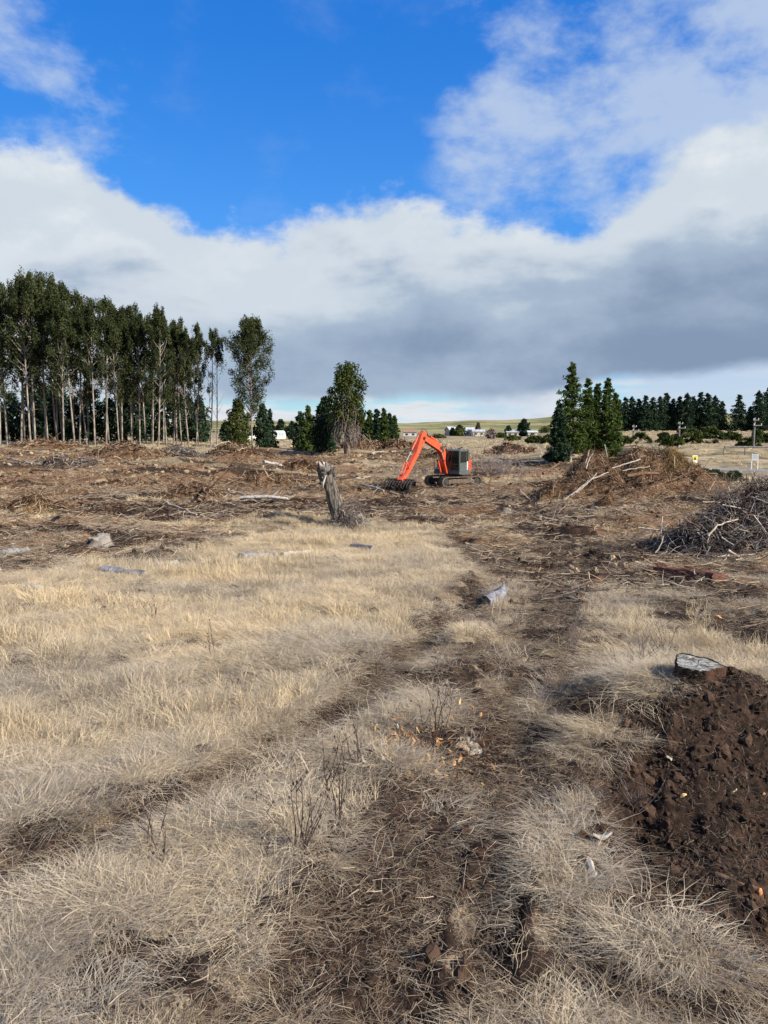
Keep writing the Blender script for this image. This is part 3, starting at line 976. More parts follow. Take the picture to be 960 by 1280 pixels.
def eucalypt_proto(seed, h, bare=.42, dens=1.0, width=1.0):
    g = np.random.default_rng(seed); root = bpy.data.objects.new('eucalyptus_tree', None)
    mb = MB(); top = np.array([g.normal(0, .5), g.normal(0, .5), h * .97]); pts = []; rad = []
    k = 9; b = g.normal(0, .25, 2)
    for i in range(k + 1):
        t = i / k; pts.append((top[0] * t + b[0] * math.sin(3 * t), top[1] * t + b[1] * math.sin(3 * t), h * .97 * t - (.3 if i == 0 else 0))); rad.append(.125 * (1 - t) ** .8 * h / 24 + .03)
    mb.tube(pts, rad, 8, caps=False)
    P_ = np.array(pts)
    def on(t): i = min(int(t * k), k - 1); return P_[i] + (P_[i + 1] - P_[i]) * (t * k - i)
    cl = []
    nb = int(24 * dens)
    for i in range(nb):
        t = bare + (1 - bare) * (i + g.random()) / nb; q = on(min(t, .98)); a = i * 2.4 + g.normal(0, .4)
        ln = (.45 + 2.0 * math.sin(math.pi * (.08 + .86 * min(1, (1.0 - t) / (1.0 - bare)))) ** .8) * (1.75 - 1.0 * (t - bare) / (1 - bare)) * width * g.uniform(.5, 1.15)
        pp = branchy(mb, q, (math.cos(a), math.sin(a), .9 + g.random() * .6), ln * 1.25, .06, g, n=4)
        for s, rr in ((-1, .85), (-2, .62)):
            c = pp[s]; cl.append((c + g.normal(0, .15, 3), (rr * width * g.uniform(.45, 1.05) * (1.1 - .35 * t), rr * width * g.uniform(.45, 1.05) * (1.1 - .35 * t), rr * 1.35 * g.uniform(.8, 1.4)), int(95 * g.uniform(.45, 1.3) * (.55 + .6 * (t - bare) / (1 - bare)))))
    for i in range(6): cl.append((on(.98) + np.array((g.normal(0, .2), g.normal(0, .2), -i * .8 + .5)), (.28 + .14 * i, .28 + .14 * i, .75), 70))
    # a few dead stubs low on the trunk
    for i in range(7):
        q = on(g.uniform(.18, bare + .1)); a = g.uniform(0, 6.28)
        branchy(mb, q, (math.cos(a), math.sin(a), g.uniform(-.1, .9)), g.uniform(.6, 2.2), .028, g, n=3)
    V, Fq, T = leaves([(c_, r_, int(n_ * 1.6)) for c_, r_, n_ in cl], .19, seed, .8, .5)
    return mb, (V, Fq, T)


def tree_from(name, mb, lv, mt, ml, label, cat='tree', group=None, loc=(0, 0, 0), rz=0, sc=1.0, leafname='crown'):
    root = empty(name, loc, rz, label, cat, group); root.scale = (sc, sc, sc)
    mb.build('trunk', mt, root)
    link_mesh(leafname, np_mesh(leafname, *lv), ml, root)
    return root


ORD = ['first', 'second', 'third', 'fourth', 'fifth', 'sixth', 'seventh', 'eighth', 'ninth', 'tenth', 'eleventh', 'twelfth', 'thirteenth', 'fourteenth', 'fifteenth',
       'sixteenth', 'seventeenth', 'eighteenth', 'nineteenth', 'twentieth', 'twenty-first', 'twenty-second', 'twenty-third', 'twenty-fourth', 'twenty-fifth', 'twenty-sixth', 'twenty-seventh', 'twenty-eighth']


def place(proto, used, loc, rz, sc, label, group=None):
    """first use moves the prototype itself, later uses copy it with its parts"""
    o = proto if id(proto) not in used else copy_tree(proto)
    used.add(id(proto))
    o.location = loc; o.rotation_euler = (0, 0, rz); o.scale = (sc, sc, sc)
    o['label'] = label
    if group: o['group'] = group
    return o


def wx(px, d): return (px - CX) / F * d / 1.0


def base_z(x, y): return float(H(x, y)) - .05


def build_eucalypts():
    protos = []
    for i, (h, b_, dn) in enumerate(((24, .30, 1.1), (24, .36, 1.0), (24, .27, 1.2), (24, .40, .9), (24, .33, 1.15), (24, .30, 1.05))):
        mb, lv = eucalypt_proto(300 + i, h, b_, dn * 1.15, 1.17)
        protos.append(tree_from('eucalyptus_tree', mb, lv, M_TRUNK, M_EUC, '', group='tall eucalypts of the plantation stand'))
    used = set(); gp = 'tall eucalypts of the plantation stand'
    # crown top line, photo pixels
    tx = [0, 20, 40, 62, 85, 110, 125, 155, 180, 212, 230, 255, 270]; ty = [350, 344, 338, 342, 348, 372, 366, 372, 388, 380, 395, 412, 418]
    front = [2, 11, 28, 40, 46, 62, 73, 81, 95, 101, 110, 120, 134, 150, 154, 166, 176, 184, 192, 199, 209, 218, 228, 237, 246]
    g = random.Random(5)
    for i, px in enumerate(front):
        d = 118 + g.uniform(-3, 3); x = wx(px, d); top = np.interp(px, tx, ty) + g.choice([-6, 0, 6, 14, 26])
        z = base_z(x, d); ht = CAMZ + (535 - top) / F * d - z
        place(protos[g.randrange(6)], used, (x, d, z), g.uniform(0, 6.28), ht / 26.0,
              f'{ORD[i]} pale trunk from the left along the front edge of the tall eucalypt stand', gp)
    for i in range(20):
        d = g.uniform(124, 140); px = -12 + i * 13.6 + g.uniform(-4, 4); x = wx(px, d); top = np.interp(px, tx, ty) + g.choice([-6, 0, 4, 10])
        z = base_z(x, d); ht = CAMZ + (535 - top) / F * d - z
        place(protos[g.randrange(6)], used, (x, d, z), g.uniform(0, 6.28), ht / 26.0,
              f'{ORD[i]} eucalypt from the left among the crowded trunks behind the front row', 'eucalypts crowded behind the front row of the stand')
    # sparse, almost bare ones at the right end of the stand
    for i, (px, top, lab) in enumerate(((264, 418, 'thin eucalypt with bare grey limbs, leftmost of the sparse pair at the stand end'),
                                        (272, 424, 'thin eucalypt with a small top tuft beside the gap at the stand end'))):
        mb, lv = eucalypt_proto(330 + i, 24, .72, .45, .8)
        g2 = np.random.default_rng(9 + i)
        for k in range(12):
            a = g2.uniform(0, 6.28); branchy(mb, (0, 0, g2.uniform(6, 18)), (math.cos(a), math.sin(a), 1.6), g2.uniform(2, 4.5), .05, g2, n=5)
        d = 120; x = wx(px, d); z = base_z(x, d)
        tree_from('eucalyptus_tree', mb, lv, M_TRUNK, M_EUC, lab, loc=(x, d, z), sc=(CAMZ + (535 - top) / F * d - z) / 24)
    # the lone one
    mb, lv = eucalypt_proto(351, 24, .26, 4.6, 1.65)
    d = 118; x = wx(316, d); z = base_z(x, d); H_ = CAMZ + (535 - 402) / F * d - z
    tree_from('eucalyptus_tree', mb, lv, M_TRUNK, M_EUC, 'lone eucalypt with an open crown standing apart, right of the dense stand', loc=(x, d, z), sc=H_ / 24.5, rz=1.0)


def round_tree(seed, h, w, n=26, leaf=.22, per=120, low=.04, conical=.3):
    g = np.random.default_rng(seed); mb = MB()
    mb.tube([(0, 0, -.3), (g.normal(0, .1), 0, h * .4), (g.normal(0, .2), g.normal(0, .2), h * .9)], [.05 * w + .05, .04 * w, .02], 7, caps=False)
    cl = []
    for i in range(n):
        t = low + (1 - low) * ((i + g.random()) / n); rr = w * .5 * (math.sin(math.pi * min(1, t * .93 + .12)) ** .6) * (1 - conical * t * .6)
        a = i * 2.4 + g.normal(0, .3); q = rr * g.uniform(.35, .8)
        c = np.array((math.cos(a) * q, math.sin(a) * q, h * (t * .92 + .03)))
        cr = w * .19 * g.uniform(.7, 1.3) * (1.1 - .4 * t)
        cl.append((c, (cr, cr, cr * g.uniform(.8, 1.3)), int(per * g.uniform(.7, 1.3))))
        branchy(mb, (0, 0, h * t * .7), c - np.array((0, 0, h * t * .7)), np.linalg.norm(c - np.array((0, 0, h * t * .7))), .04, g, n=3, up=0)
    return mb, leaves(cl, leaf, seed)


def conifer(seed, h, w, tiers=15, per=9, leaf=.20, lowbare=.03, droop=.25, power=.85, q=16):
    """spire of drooping boughs, each bough a row of needle sprays"""
    g = np.random.default_rng(seed); mb = MB()
    mb.tube([(0, 0, -.3), (0, 0, h * .5), (g.normal(0, .1), 0, h * .99)], [.022 * h, .014 * h, .02], 7, caps=False)
    C_ = []
    for i in range(tiers):
        t = lowbare + (1 - lowbare) * (i + .3 * g.random()) / tiers; tb = t
        rr = w * .62 * (1 - t) ** power * g.uniform(.8, 1.15) + .12
        for k in range(per):
            t = tb + g.uniform(-.6, .6) * (1 - lowbare) / tiers; a = 2 * math.pi * (k + g.random() * .7) / per; l = rr * g.uniform(.45, 1.2)
            e = np.array((math.cos(a) * l, math.sin(a) * l, h * t - droop * l + g.normal(0, .1))); s = np.array((0, 0, h * t + .15 * l))
            if k % 2 == 0: mb.tube([s, (s + e) / 2 + (0, 0, .1 * l), e], [.02, .014, .006], 3, caps=False)
            for j in range(5):
                u = .25 + .75 * (j + g.random() * .6) / 5; c = s + (e - s) * u; sw = .12 + .20 * l * (1 - u * .5)
                C_.append((c, (sw, sw, sw * .9), max(3, int(q * (.35 + .65 * (1 - t))))))
    C_.append(((0, 0, h * .97), (.12, .12, h * .04), 24))
    return mb, leaves(C_, leaf, seed, .7)


def build_other_trees():
    used = set(); g = random.Random(11)
    # dark undergrowth trees behind the eucalypt trunks
    pr = []
    for i in range(3):
        mb, lv = round_tree(400 + i, 9, 6.5, 26, .30, 100)
        pr.append(tree_from('understorey_tree', mb, lv, M_TRUNKD, M_CON, ''))
    for i in range(15):
        d = g.uniform(143, 152); px = -18 + i * 19.5 + g.uniform(-4, 4); x = wx(px, d); z = base_z(x, d)
        top = g.choice([478, 484, 490, 496]) + max(0, (px - 190)) * .25
        place(pr[i % 3], used, (x, d, z), g.uniform(0, 6), (CAMZ + (535 - top) / F * d - z) / 9,
              f'{ORD[i]} dark bushy tree from the left filling the shade behind the eucalypt trunks', 'dark bushy trees behind the eucalypt stand')

    def one(kind, px, top, d, wpx, m, tm, name, label, seed, **kw):
        x = wx(px, d); z = base_z(x, d); h = CAMZ + (535 - top) / F * d - z; w = wpx / F * d
        mb, lv = (round_tree if kind == 'r' else conifer)(seed, h, w, **kw)
        return tree_from(name, mb, lv, tm, m, label, loc=(x, d, z))
    one('r', 299, 500, 126, 40, M_OLIVE, M_TRUNKD, 'bushy_tree', 'rounded olive green tree left of the lone eucalypt trunk', 421, n=34, per=150)
    one('r', 329, 503, 130, 28, M_CON, M_TRUNKD, 'bushy_tree', 'dark green tree close behind the lone eucalypt, right of its trunk', 422, n=26, per=150)
    one('c', 338, 512, 134, 20, M_CON, M_TRUNKD, 'fir_tree', 'small dark fir beside the tree behind the lone eucalypt', 423)
    for i, (px, top, wd, lb) in enumerate(((352, 524, 22, 'low dark bush above the white caravan'), (366, 527, 18, 'low dark bush just right of the white caravan'), (284, 527, 20, 'low dark bush in the gap beside the eucalypt stand'),
                                           (252, 525, 22, 'low dark bush behind the last trunks of the eucalypt stand'))):
        one('r', px, top, 216 if i < 2 else 150, wd, M_CON, M_TRUNKD, 'bushy_tree', lb, 430 + i, n=16, per=110, leaf=.3)
    one('c', 386, 507, 128, 30, M_PINE, M_TRUNKD, 'fir_tree', 'light green young fir at the left of the shaded tree mass', 440, q=20)
    one('r', 377, 516, 132, 26, M_CON, M_TRUNKD, 'bushy_tree', 'squat dark tree at the left foot of the light green fir', 441)
    one('r', 408, 496, 114, 44, M_CON, M_TRUNKD, 'bushy_tree', 'dark shaded tree pressed against the vine covered tree', 442, n=40, per=170)
    # tall cypress wrapped in dead vines
    d = 108; x = wx(434, d); z = base_z(x, d); h = CAMZ + (535 - 458) / F * d - z
    gg = np.random.default_rng(77); mb = MB(); cl = []
    mb.tube([(0, 0, -.3), (.1, 0, h * .4), (0, 0, h * .9)], [.5, .35, .05], 9, caps=False)
    for i in range(46):
        t = .34 + .64 * (i + gg.random()) / 46; rr = 2.9 * math.sin(math.pi * min(.93, (t - .34) * 1.05 + .30)) ** .5 * (1 if t < .85 else .75)
        a = i * 2.4; q = rr * gg.uniform(.45, .85); c = np.array((math.cos(a) * q, math.sin(a) * q, h * t)); cr = 1.05 * gg.uniform(.7, 1.2)
        cl.append((c, (cr, cr, cr * 1.1), 150))
    r_ = tree_from('cypress_tree', mb, leaves(cl, .20, 78), M_TRUNKD, M_IVY, 'tall rounded green tree with dead grey vines hanging down its lower half', loc=(x, d, z))
    vb = MB()
    for i in range(260):
        a = gg.uniform(0, 6.28); rr = gg.uniform(.8, 2.0); z0 = gg.uniform(.3, .62) * h; ln = gg.uniform(1.0, z0 * .8)
        p = np.array((math.cos(a) * rr, math.sin(a) * rr, z0)); pts = [p]
        for k in range(4): pts.append(pts[-1] + np.array((gg.normal(0, .22), gg.normal(0, .22), -ln / 4 + gg.normal(0, .1))))
        vb.tube(pts, gg.uniform(.02, .05), 3, caps=False)
    vb.build('dead_vines', M_GREYB, r_)
    for i, (px, top, wd, dd) in enumerate(((452, 520, 20, 150), (462, 513, 17, 150), (471, 512, 16, 150), (480, 511, 16, 150), (487, 517, 15, 151), (493, 520, 12, 152))):
        one('c', px, top, dd, wd, M_PINE if i % 2 else M_CON, M_TRUNKD, 'fir_tree', f'{ORD[i]} from the left of the six small firs right of the vine covered tree', 450 + i, q=18, power=.6, leaf=.28)
    # pine clump on the right
    pines = ((712, 455, 46, 88, 'tallest pine, at the left of the clump behind the big slash pile'), (732, 476, 30, 90, 'narrow pine second from the left in the clump behind the big slash pile'),
             (744, 481, 26, 94, 'thin pine in the middle of the clump, its bare trunk showing'), (757, 474, 34, 90, 'bushy pine at the right of the clump behind the big slash pile'),
             (697, 505, 26, 86, 'low dark young pine at the left foot of the pine clump'), (767, 492, 18, 93, 'small pine at the right edge of the pine clump'))
    for i, (px, top, wd, dd, lb) in enumerate(pines):
        one('c', px, top, dd, wd, M_PINE if i != 4 else M_CON, M_TRUNK if i in (0, 1) else M_TRUNKD, 'pine_tree', lb, 470 + i, tiers=20, per=8, droop=-.3, lowbare=.12 if i in (0, 1, 2) else .03, q=19, leaf=.19, power=.72)
    # shelter belt
    pr = []
    for i in range(4):
        mb, lv = conifer(490 + i, 10, 5.4, 15, 9, .30, .02, .15, .62, 13)
        pr.append(tree_from('shelterbelt_conifer', mb, lv, M_TRUNKD, M_CON, ''))
    used = set(); gp = 'dark conifers of the shelter belt beyond the road'
    xs = [771, 779, 787, 796, 804, 813, 822, 830, 838, 846, 855, 863, 872, 881, 890, 899, 920, 934, 944, 957, 969, 985]
    tp = [500, 497, 496, 499, 495, 497, 496, 492, 499, 496, 492, 496, 491, 492, 495, 502, 494, 508, 489, 485, 488, 490]
    for i, (px, t) in enumerate(zip(xs, tp)):
        dd = 172 + g.uniform(-3, 3); x = wx(px, dd); z = base_z(x, dd)
        lb = f'{ORD[i]} dark conifer from the left in the shelter belt beyond the road' if i < 16 else f'{ORD[i - 16]} dark conifer after the gap at the right of the shelter belt'
        place(pr[i % 4], used, (x, dd, z), g.uniform(0, 6), (CAMZ + (535 - t) / F * dd - z) / 10, lb, gp)
    # far trees beside the houses
    one('r', 574, 533, 330, 18, M_OLIVE, M_TRUNKD, 'bushy_tree', 'wide dark tree standing behind the white farm sheds', 500, n=22, per=70, leaf=.6)
    one('r', 566, 536, 335, 10, M_CON, M_TRUNKD, 'bushy_tree', 'small dark tree at the left end of the white farm sheds', 501, n=14, per=60, leaf=.6)
    one('c', 597, 529, 330, 11, leafmat('bare_brown_tree', (.10, .075, .05), (.20, .15, .10)), M_TRUNKD, 'bare_tree', 'brown leafless spire shaped tree right of the white farm sheds', 502, leaf=.6, q=8)
    one('r', 635, 533, 300, 12, M_CON, M_TRUNKD, 'bushy_tree', 'small dark far tree left of the tall rounded farm tree', 503, n=20, per=70, leaf=.55)
    one('r', 654, 524, 300, 19, M_CON, M_TRUNKD, 'bushy_tree', 'tall rounded dark far tree between the farm sheds and the pine clump', 504, n=26, per=90, leaf=.55)
    for i, (px, top, dd, wd, lb) in enumerate(((640, 547, 190, 26, 'low hedge clump before the far rounded trees'), (668, 548, 160, 34, 'low olive hedge clump left of the pine clump'), (684, 545, 150, 18, 'small olive bush touching the left of the pine clump'),
                                               (548, 545, 250, 22, 'low dark hedge left of the white farm sheds'), (535, 548, 210, 20, 'low bush above the excavator boom'), (624, 543, 260, 20, 'low hedge right of the low cream shed'), (700, 541, 300, 30, 'distant hedge on the slope behind the pines'),
                                               (528, 541, 330, 14, 'small far tree right of the brown roofed farmhouse'), (681, 535, 420, 24, 'dark far copse on the hill foot left of the pines'))):
        one('r', px, top, dd, wd, M_OLIVE if i % 2 else M_BRUSH, M_TRUNKD, 'hedge_bush', lb, 520 + i, n=22, per=60, leaf=.35)
    one('r', 613, 536, 240, 16, leafmat('bare_mauve_tree', (.17, .13, .12), (.27, .22, .20)), M_TRUNKD, 'bare_tree', 'leafless mauve grey tree in front of the distant hill', 505, n=16, per=30, leaf=.4)


build_eucalypts()
build_other_trees()


# ------------------------------------------------------------ bushes
def build_bushes():
    g = np.random.default_rng(31); i = 0
    spec = [(690 + 40, 548, 100, 26, 12, 'low green gorse bush at the foot of the pine clump'), (800, 543, 118, 24, 10, 'green gorse bush left of the wooden pole'),
            (828, 547, 112, 30, 13, 'green gorse bush in front of the wooden pole'), (858, 532, 128, 40, 12, 'broad gorse bush just right of the wooden pole'),
            (885, 533, 126, 44, 13, 'widest gorse bush below the gap in the shelter belt'), (865, 548, 110, 44, 15, 'olive gorse bush behind the yellow road sign'),
            (912, 547, 118, 34, 12, 'grey green bush on the bank above the road'), (902, 541, 124, 24, 8, 'small gorse bush at the top of the bank'),
            (938, 556, 100, 32, 12, 'dark gorse bush at the foot of the right hand pole'), (958, 546, 112, 24, 12, 'gorse bush at the right edge of the picture'),
            (838, 558, 100, 30, 14, 'dark gorse bush beyond the end of the big slash pile'), (780, 545, 110, 26, 10, 'low gorse bush right of the pine clump'),
            (945, 537, 122, 26, 6, 'flat gorse bush on the skyline behind the right hand pole')]
    for (px, topy, d, w, h, lb) in spec:
        x = wx(px, d); z = base_z(x, d); hz = max(1.2, 1.3 * h / F * d); W = w / F * d
        topz = CAMZ + (535 - topy) / F * d; hz = max(hz * .8, topz - z)
        cl = []
        for k in range(26):
            u = g.normal(0, .22) * W; v = g.normal(0, .3) * W * .6; t = g.random() ** .8; env = max(.15, 1 - (abs(u) / (W * .55)) ** 2)
            cl.append(((u, v, hz * t * env * .85 + .1), (W * .10, W * .10, hz * .16), 75))
        root = empty('gorse_bush', (x, d, z), 0, lb, 'bush', 'gorse bushes along the road bank')
        link_mesh('foliage', np_mesh('foliage', *leaves(cl, .2, 600 + i)), M_BRUSH, root)
        mb = MB()
        for k in range(6): branchy(mb, (0, 0, -.1), (g.normal(0, .6), g.normal(0, .6), 1), hz * .9, .05, g, n=4)
        mb.build('stem', M_TRUNKD, root); i += 1
    # brush right below the road
    for (px, py, w, h, lb) in ((880, 590, 36, 10, 'dark green scrub along the near edge of the road, left piece'), (915, 597, 40, 13, 'brown green scrub along the near edge of the road, right piece')):
        x, y = at(px, py + 4); z = base_z(x, y); W = w / F * y; hz = h / F * y; cl = []
        for k in range(26): cl.append(((g.normal(0, .25) * W, g.normal(0, .1) * W, hz * g.random() * .8), (W * .1, W * .08, hz * .2), 60))
        root = empty('scrub_bush', (x, y, z), 0, lb, 'bush'); link_mesh('foliage', np_mesh('foliage', *leaves(cl, .16, 620 + px)), M_BRUSH, root)
        mb = MB()
        for k in range(6): branchy(mb, (0, 0, -.1), (g.normal(0, .6), g.normal(0, .6), 1), hz * .9, .03, g, n=4)
        mb.build('stem', M_TRUNKD, root)


build_bushes()

# ------------------------------------------------------------ excavator
ORANGE = simple('orange_machine_paint', (.56, .062, .020), (.66, .085, .028), 3, .5, .4, bd=0, c3=(.36, .085, .045))
DGREY = simple('dark_grey_paint', (.050, .062, .058), (.085, .10, .095), 5, .55, .4, bd=0)
BLACKM = simple('dirty_black_steel', (.012, .011, .010), (.05, .04, .032), 7, .75, .4, bd=.01)
MUDDY = simple('muddy_steel', (.06, .045, .035), (.17, .125, .09), 6, .85, .2, bd=.01)
CHROME = simple('bright_rod', (.16, .16, .16), (.24, .24, .24), 4, .35, .6, bd=0)
LAMP = simple('lamp_lens', (.75, .75, .70), (.85, .85, .8), 4, .2, .5, bd=0)
GLASSM, _b = mat('tinted_cab_glass', .06, .6)
_b.inputs['Base Color'].default_value = (.006, .008, .009, 1); _b.inputs['Alpha'].default_value = .80
SEATM = simple('dark_seat_fabric', (.02, .02, .022), (.05, .05, .05), 12, .9, .1, bd=0)
REDM = simple('red_decal', (.5, .03, .02), (.55, .04, .03), 4, .5, .4, bd=0)
WHITEM = simple('white_paint', (.74, .74, .72), (.82, .82, .80), 3, .5, .4, bd=0)


def plate(mb, prof, y0, y1, mi=0): return mb.prism(prof, y0, y1, 'y', mi)


def build_excavator():
    gx, gy = 5.35, 60.0; gz = float(H(gx, gy)) + .02
    root = empty('excavator', (gx, gy, gz), 0, 'orange tracked excavator with a dark grey cab reaching its arm down to the left', 'excavator')
    und = bpy.data.objects.new('undercarriage', None)
    T = R(-150)                                 # travel direction of the tracks
    mb = MB(); mb.box((0, 0, .62), (1.5, 1.5, .42)); mb.box((0, 0, .50), (1.1, 2.3, .22)); mb.tube([(0, 0, .8), (0, 0, 1.0)], .62, 20)
    und = mb.build('track_frame', MUDDY, root, .03); und.rotation_euler = (0, 0, T)
    for s in (-1, 1):
        # track loop with grousers
        pr = []; Lh, rr = 1.45, .36
        for k in range(13): a = math.pi / 2 + math.pi * k / 12; pr.append((-Lh + math.cos(a) * rr, .42 + math.sin(a) * rr))
        for k in range(13): a = -math.pi / 2 + math.pi * k / 12; pr.append((Lh + math.cos(a) * rr, .42 + math.sin(a) * rr))
        t = MB(); y0, y1 = s * 1.0 - .25, s * 1.0 + .25
        n = len(pr)
        inn = [(u * (1 - .05 / 1.8), .42 + (v - .42) * .86) for u, v in pr]
        vs = [(u, y0, v) for u, v in pr] + [(u, y1, v) for u, v in pr] + [(u, y0, v) for u, v in inn] + [(u, y1, v) for u, v in inn]
        fs = []
        for i in range(n):
            j = (i + 1) % n
            fs += [(i, j, n + j, n + i), (2 * n + i, 3 * n + i, 3 * n + j, 2 * n + j), (i, 2 * n + i, 2 * n + j, j), (n + i, n + j, 3 * n + j, 3 * n + i)]
        t.add(vs, fs)
        belt = t.build('track', MUDDY, root); belt.rotation_euler = (0, 0, T)
        # shoes round the loop
        P_ = np.array(pr + [pr[0]]); seg = np.linalg.norm(np.diff(P_, axis=0), axis=1); tot = seg.sum(); ns = 44; cum = np.concatenate([[0], np.cumsum(seg)])
        sh = MB(); sh.box((0, 0, 0), (.15, .52, .03)); sh.box((0, 0, .025), (.02, .52, .04))
        first = None
        for k in range(ns):
            q = tot * k / ns; i = min(np.searchsorted(cum, q, 'right') - 1, n - 1); f_ = (q - cum[i]) / seg[i]; p = P_[i] + (P_[i + 1] - P_[i]) * f_; dd = P_[i + 1] - P_[i]
            if first is None: first = sh.build('track_shoe', MUDDY, belt); o = first
            else: o = first.copy(); col.objects.link(o); o.parent = belt
            nrm = np.array((dd[1], -dd[0])) / np.linalg.norm(dd)
            o.location = (p[0] + nrm[0] * .015, s * 1.0, p[1] + nrm[1] * .015)
            o.rotation_euler = (0, -math.atan2(dd[1], dd[0]) + math.pi, 0)
        w = MB(); w.prism([(-Lh - .1, .30), (Lh + .1, .30), (Lh + .1, .5), (0.9, .62), (-.9, .62), (-Lh - .1, .5)], s * 1.0 - .17, s * 1.0 + .17)
        w.build('track_side_frame', MUDDY, belt, .02)
        for q, nm in ((-Lh, 'sprocket'), (Lh, 'idler')):
            w = MB(); w.tube([(q, s - .18, .42), (q, s + .18, .42)], .29, 16, smooth=False); w.tube([(q, s - .21, .42), (q, s + .21, .42)], .12, 12); w.build(nm, BLACKM, belt)
        w = MB()
        for k in range(6): q = -1.1 + k * .44; w.tube([(q, s - .16, .19), (q, s + .16, .19)], .09, 10)
        w.build('track_roller', BLACKM, belt)
    # dozer blade on the far side of the tracks
    up = bpy.data.objects.new('upper', None)
    th = R(-90 - 34); Rm = np.array([[math.cos(th), -math.sin(th), 0], [math.sin(th), math.cos(th), 0], [0, 0, 1]])

    def U(mbx, name, m, parent=root, bevel=0.0):
        o = mbx.build(name, m, parent, bevel)
        if parent is root: o.rotation_euler = (0, 0, th)
        return o
    b = MB()                                    # upper frame and rounded rear
    prof = [(.95, -1.15), (.95, 1.15), (-.5, 1.22)] + [(-.35 + 1.32 * math.cos(a), 1.22 * math.sin(a)) for a in np.linspace(1.75, 4.53, 14)] + [(-.5, -1.22)]
    b.prism(prof, 0.98, 1.22, 'z'); U(b, 'body', DGREY, bevel=.02)
    b = MB(); prof = [(-.35 + 1.30 * math.cos(a), 1.2 * math.sin(a)) for a in np.linspace(1.9, 4.38, 14)]
    b.prism(prof + [(-.75, -1.18), (-.75, 1.18)], 1.22, 1.95, 'z'); body = U(b, 'counterweight', ORANGE, bevel=.05)
    b = MB(); b.box((-.38, -.55, 1.62), (.80, 1.25, .80)); b.box((-.15, -.8, 1.5), (1.3, .70, .55)); eng = U(b, 'engine_cover', ORANGE, bevel=.05)
    b = MB(); b.box((.65, -.82, 1.35), (.60, .62, .32)); b.box((.93, -.82, 1.32), (.05, .5, .16)); U(b, 'tool_box', DGREY, bevel=.03)
    for yy in (-.98, -.70):
        b = MB(); b.tube([(.95, yy, 1.42), (1.02, yy, 1.42)], .075, 12); U(b, 'headlight', LAMP)
    b = MB(); b.prism([(-.62, 1.22), (-.44, 1.22), (-.44, 2.0), (-.62, 2.0)], .5, 1.2, 'y'); b.box((-.53, 1.17, 1.62), (.42, .10, .82)); U(b, 'side_panel', ORANGE, bevel=.02)
    b = MB()
    for k in range(5): b.box((-.53, 1.228, 1.42 + k * .11), (.28, .012, .04))
    U(b, 'air_vent', BLACKM)
    b = MB(); b.tube([(-.75, -.45, 1.95), (-.75, -.45, 2.25), (-.80, -.45, 2.32)], .05, 10); U(b, 'exhaust_pipe', BLACKM)
    b = MB()
    b.tube([(.1, -1.15, 1.75), (.1, -1.15, 2.15), (.9, -1.15, 2.15), (.9, -1.15, 1.5)], .02, 6); U(b, 'handrail', BLACKM)
    # cab: posts, roof, floor with glass between
    x0, x1, y0, y1, z0, z1 = -.42, 1.12, .12, 1.16, 1.06, 2.80
    c = MB()
    for (xx, yy, w) in ((x0 + .05, y0 + .04, .1), (x0 + .05, y1 - .04, .1), (x1 - .04, y0 + .035, .07), (x1 - .04, y1 - .035, .07)):
        c.box((xx, yy, (z0 + z1) / 2), (w, .075, z1 - z0 - .1))
    c.box(((x0 + x1) / 2, (y0 + y1) / 2, z0 + .09), (x1 - x0, y1 - y0, .30))
    c.box((x0 + .04, (y0 + y1) / 2, z0 + .55), (.06, y1 - y0 - .16, .75))
    c.box((x1 - .04, (y0 + y1) / 2, z0 + .70), (.05, y1 - y0 - .14, .05))
    cab = U(c, 'cab', DGREY, bevel=.03)
    c = MB(); c.prism([(x0 - .04, z1 - .06), (x1 + .03, z1 - .06), (x1 - .02, z1 + .02), (x1 - .25, z1 + .07), (x0 + .1, z1 + .07), (x0 - .04, z1)], y0 - .02, y1 + .02); c.build('roof', DGREY, cab, .025)
    def glass(name, cx, cy, cz, dx, dy, dz):
        m_ = MB(); m_.box((cx, cy, cz), (dx, dy, dz)); return m_.build(name, GLASSM, cab)
    glass('windscreen', x1 - .03, (y0 + y1) / 2, z0 + 1.22, .012, y1 - y0 - .13, .98)
    glass('lower_windscreen', x1 - .03, (y0 + y1) / 2, z0 + .46, .012, y1 - y0 - .13, .42)
    glass('rear_window', x0 + .03, (y0 + y1) / 2, z0 + 1.30, .012, y1 - y0 - .2, .7)
    glass('side_window', .35, y0 + .03, z0 + 1.18, 1.35, .012, 1.0)
    # door on the left side of the machine
    dr = MB()
    dx0, dx1 = x0 + .42, x1 - .09
    for xx in (dx0, dx1): dr.box((xx, y1 + .012, z0 + .92), (.06, .035, 1.58))
    for zz in (z0 + .16, z0 + .78, z0 + 1.69): dr.box(((dx0 + dx1) / 2, y1 + .013, zz), (dx1 - dx0 - .062, .033, .06))
    dr.box(((dx0 + dx1) / 2, y1 + .008, z0 + .46), (dx1 - dx0 - .06, .02, .57))
    door = dr.build('door', DGREY, cab, .008)
    m_ = MB(); m_.box(((dx0 + dx1) / 2, y1 + .008, z0 + 1.235), (dx1 - dx0 - .06, .012, .85)); m_.build('window', GLASSM, door)
    m_ = MB(); m_.tube([(dx0 + .09, y1 + .05, z0 + .62), (dx0 + .09, y1 + .06, z0 + 1.0)], .014, 6); m_.build('handle', BLACKM, door)
    glass('rear_side_window', x0 + .235, y1 - .02, z0 + 1.28, .24, .012, .80)
    m_ = MB(); m_.box((x0 + .22, y1 - .012, z0 + .55), (.27, .02, .66)); m_.build('rear_side_panel', simple('light_grey_panel', (.30, .31, .31), (.42, .43, .43), 3, .5, bd=0), cab)
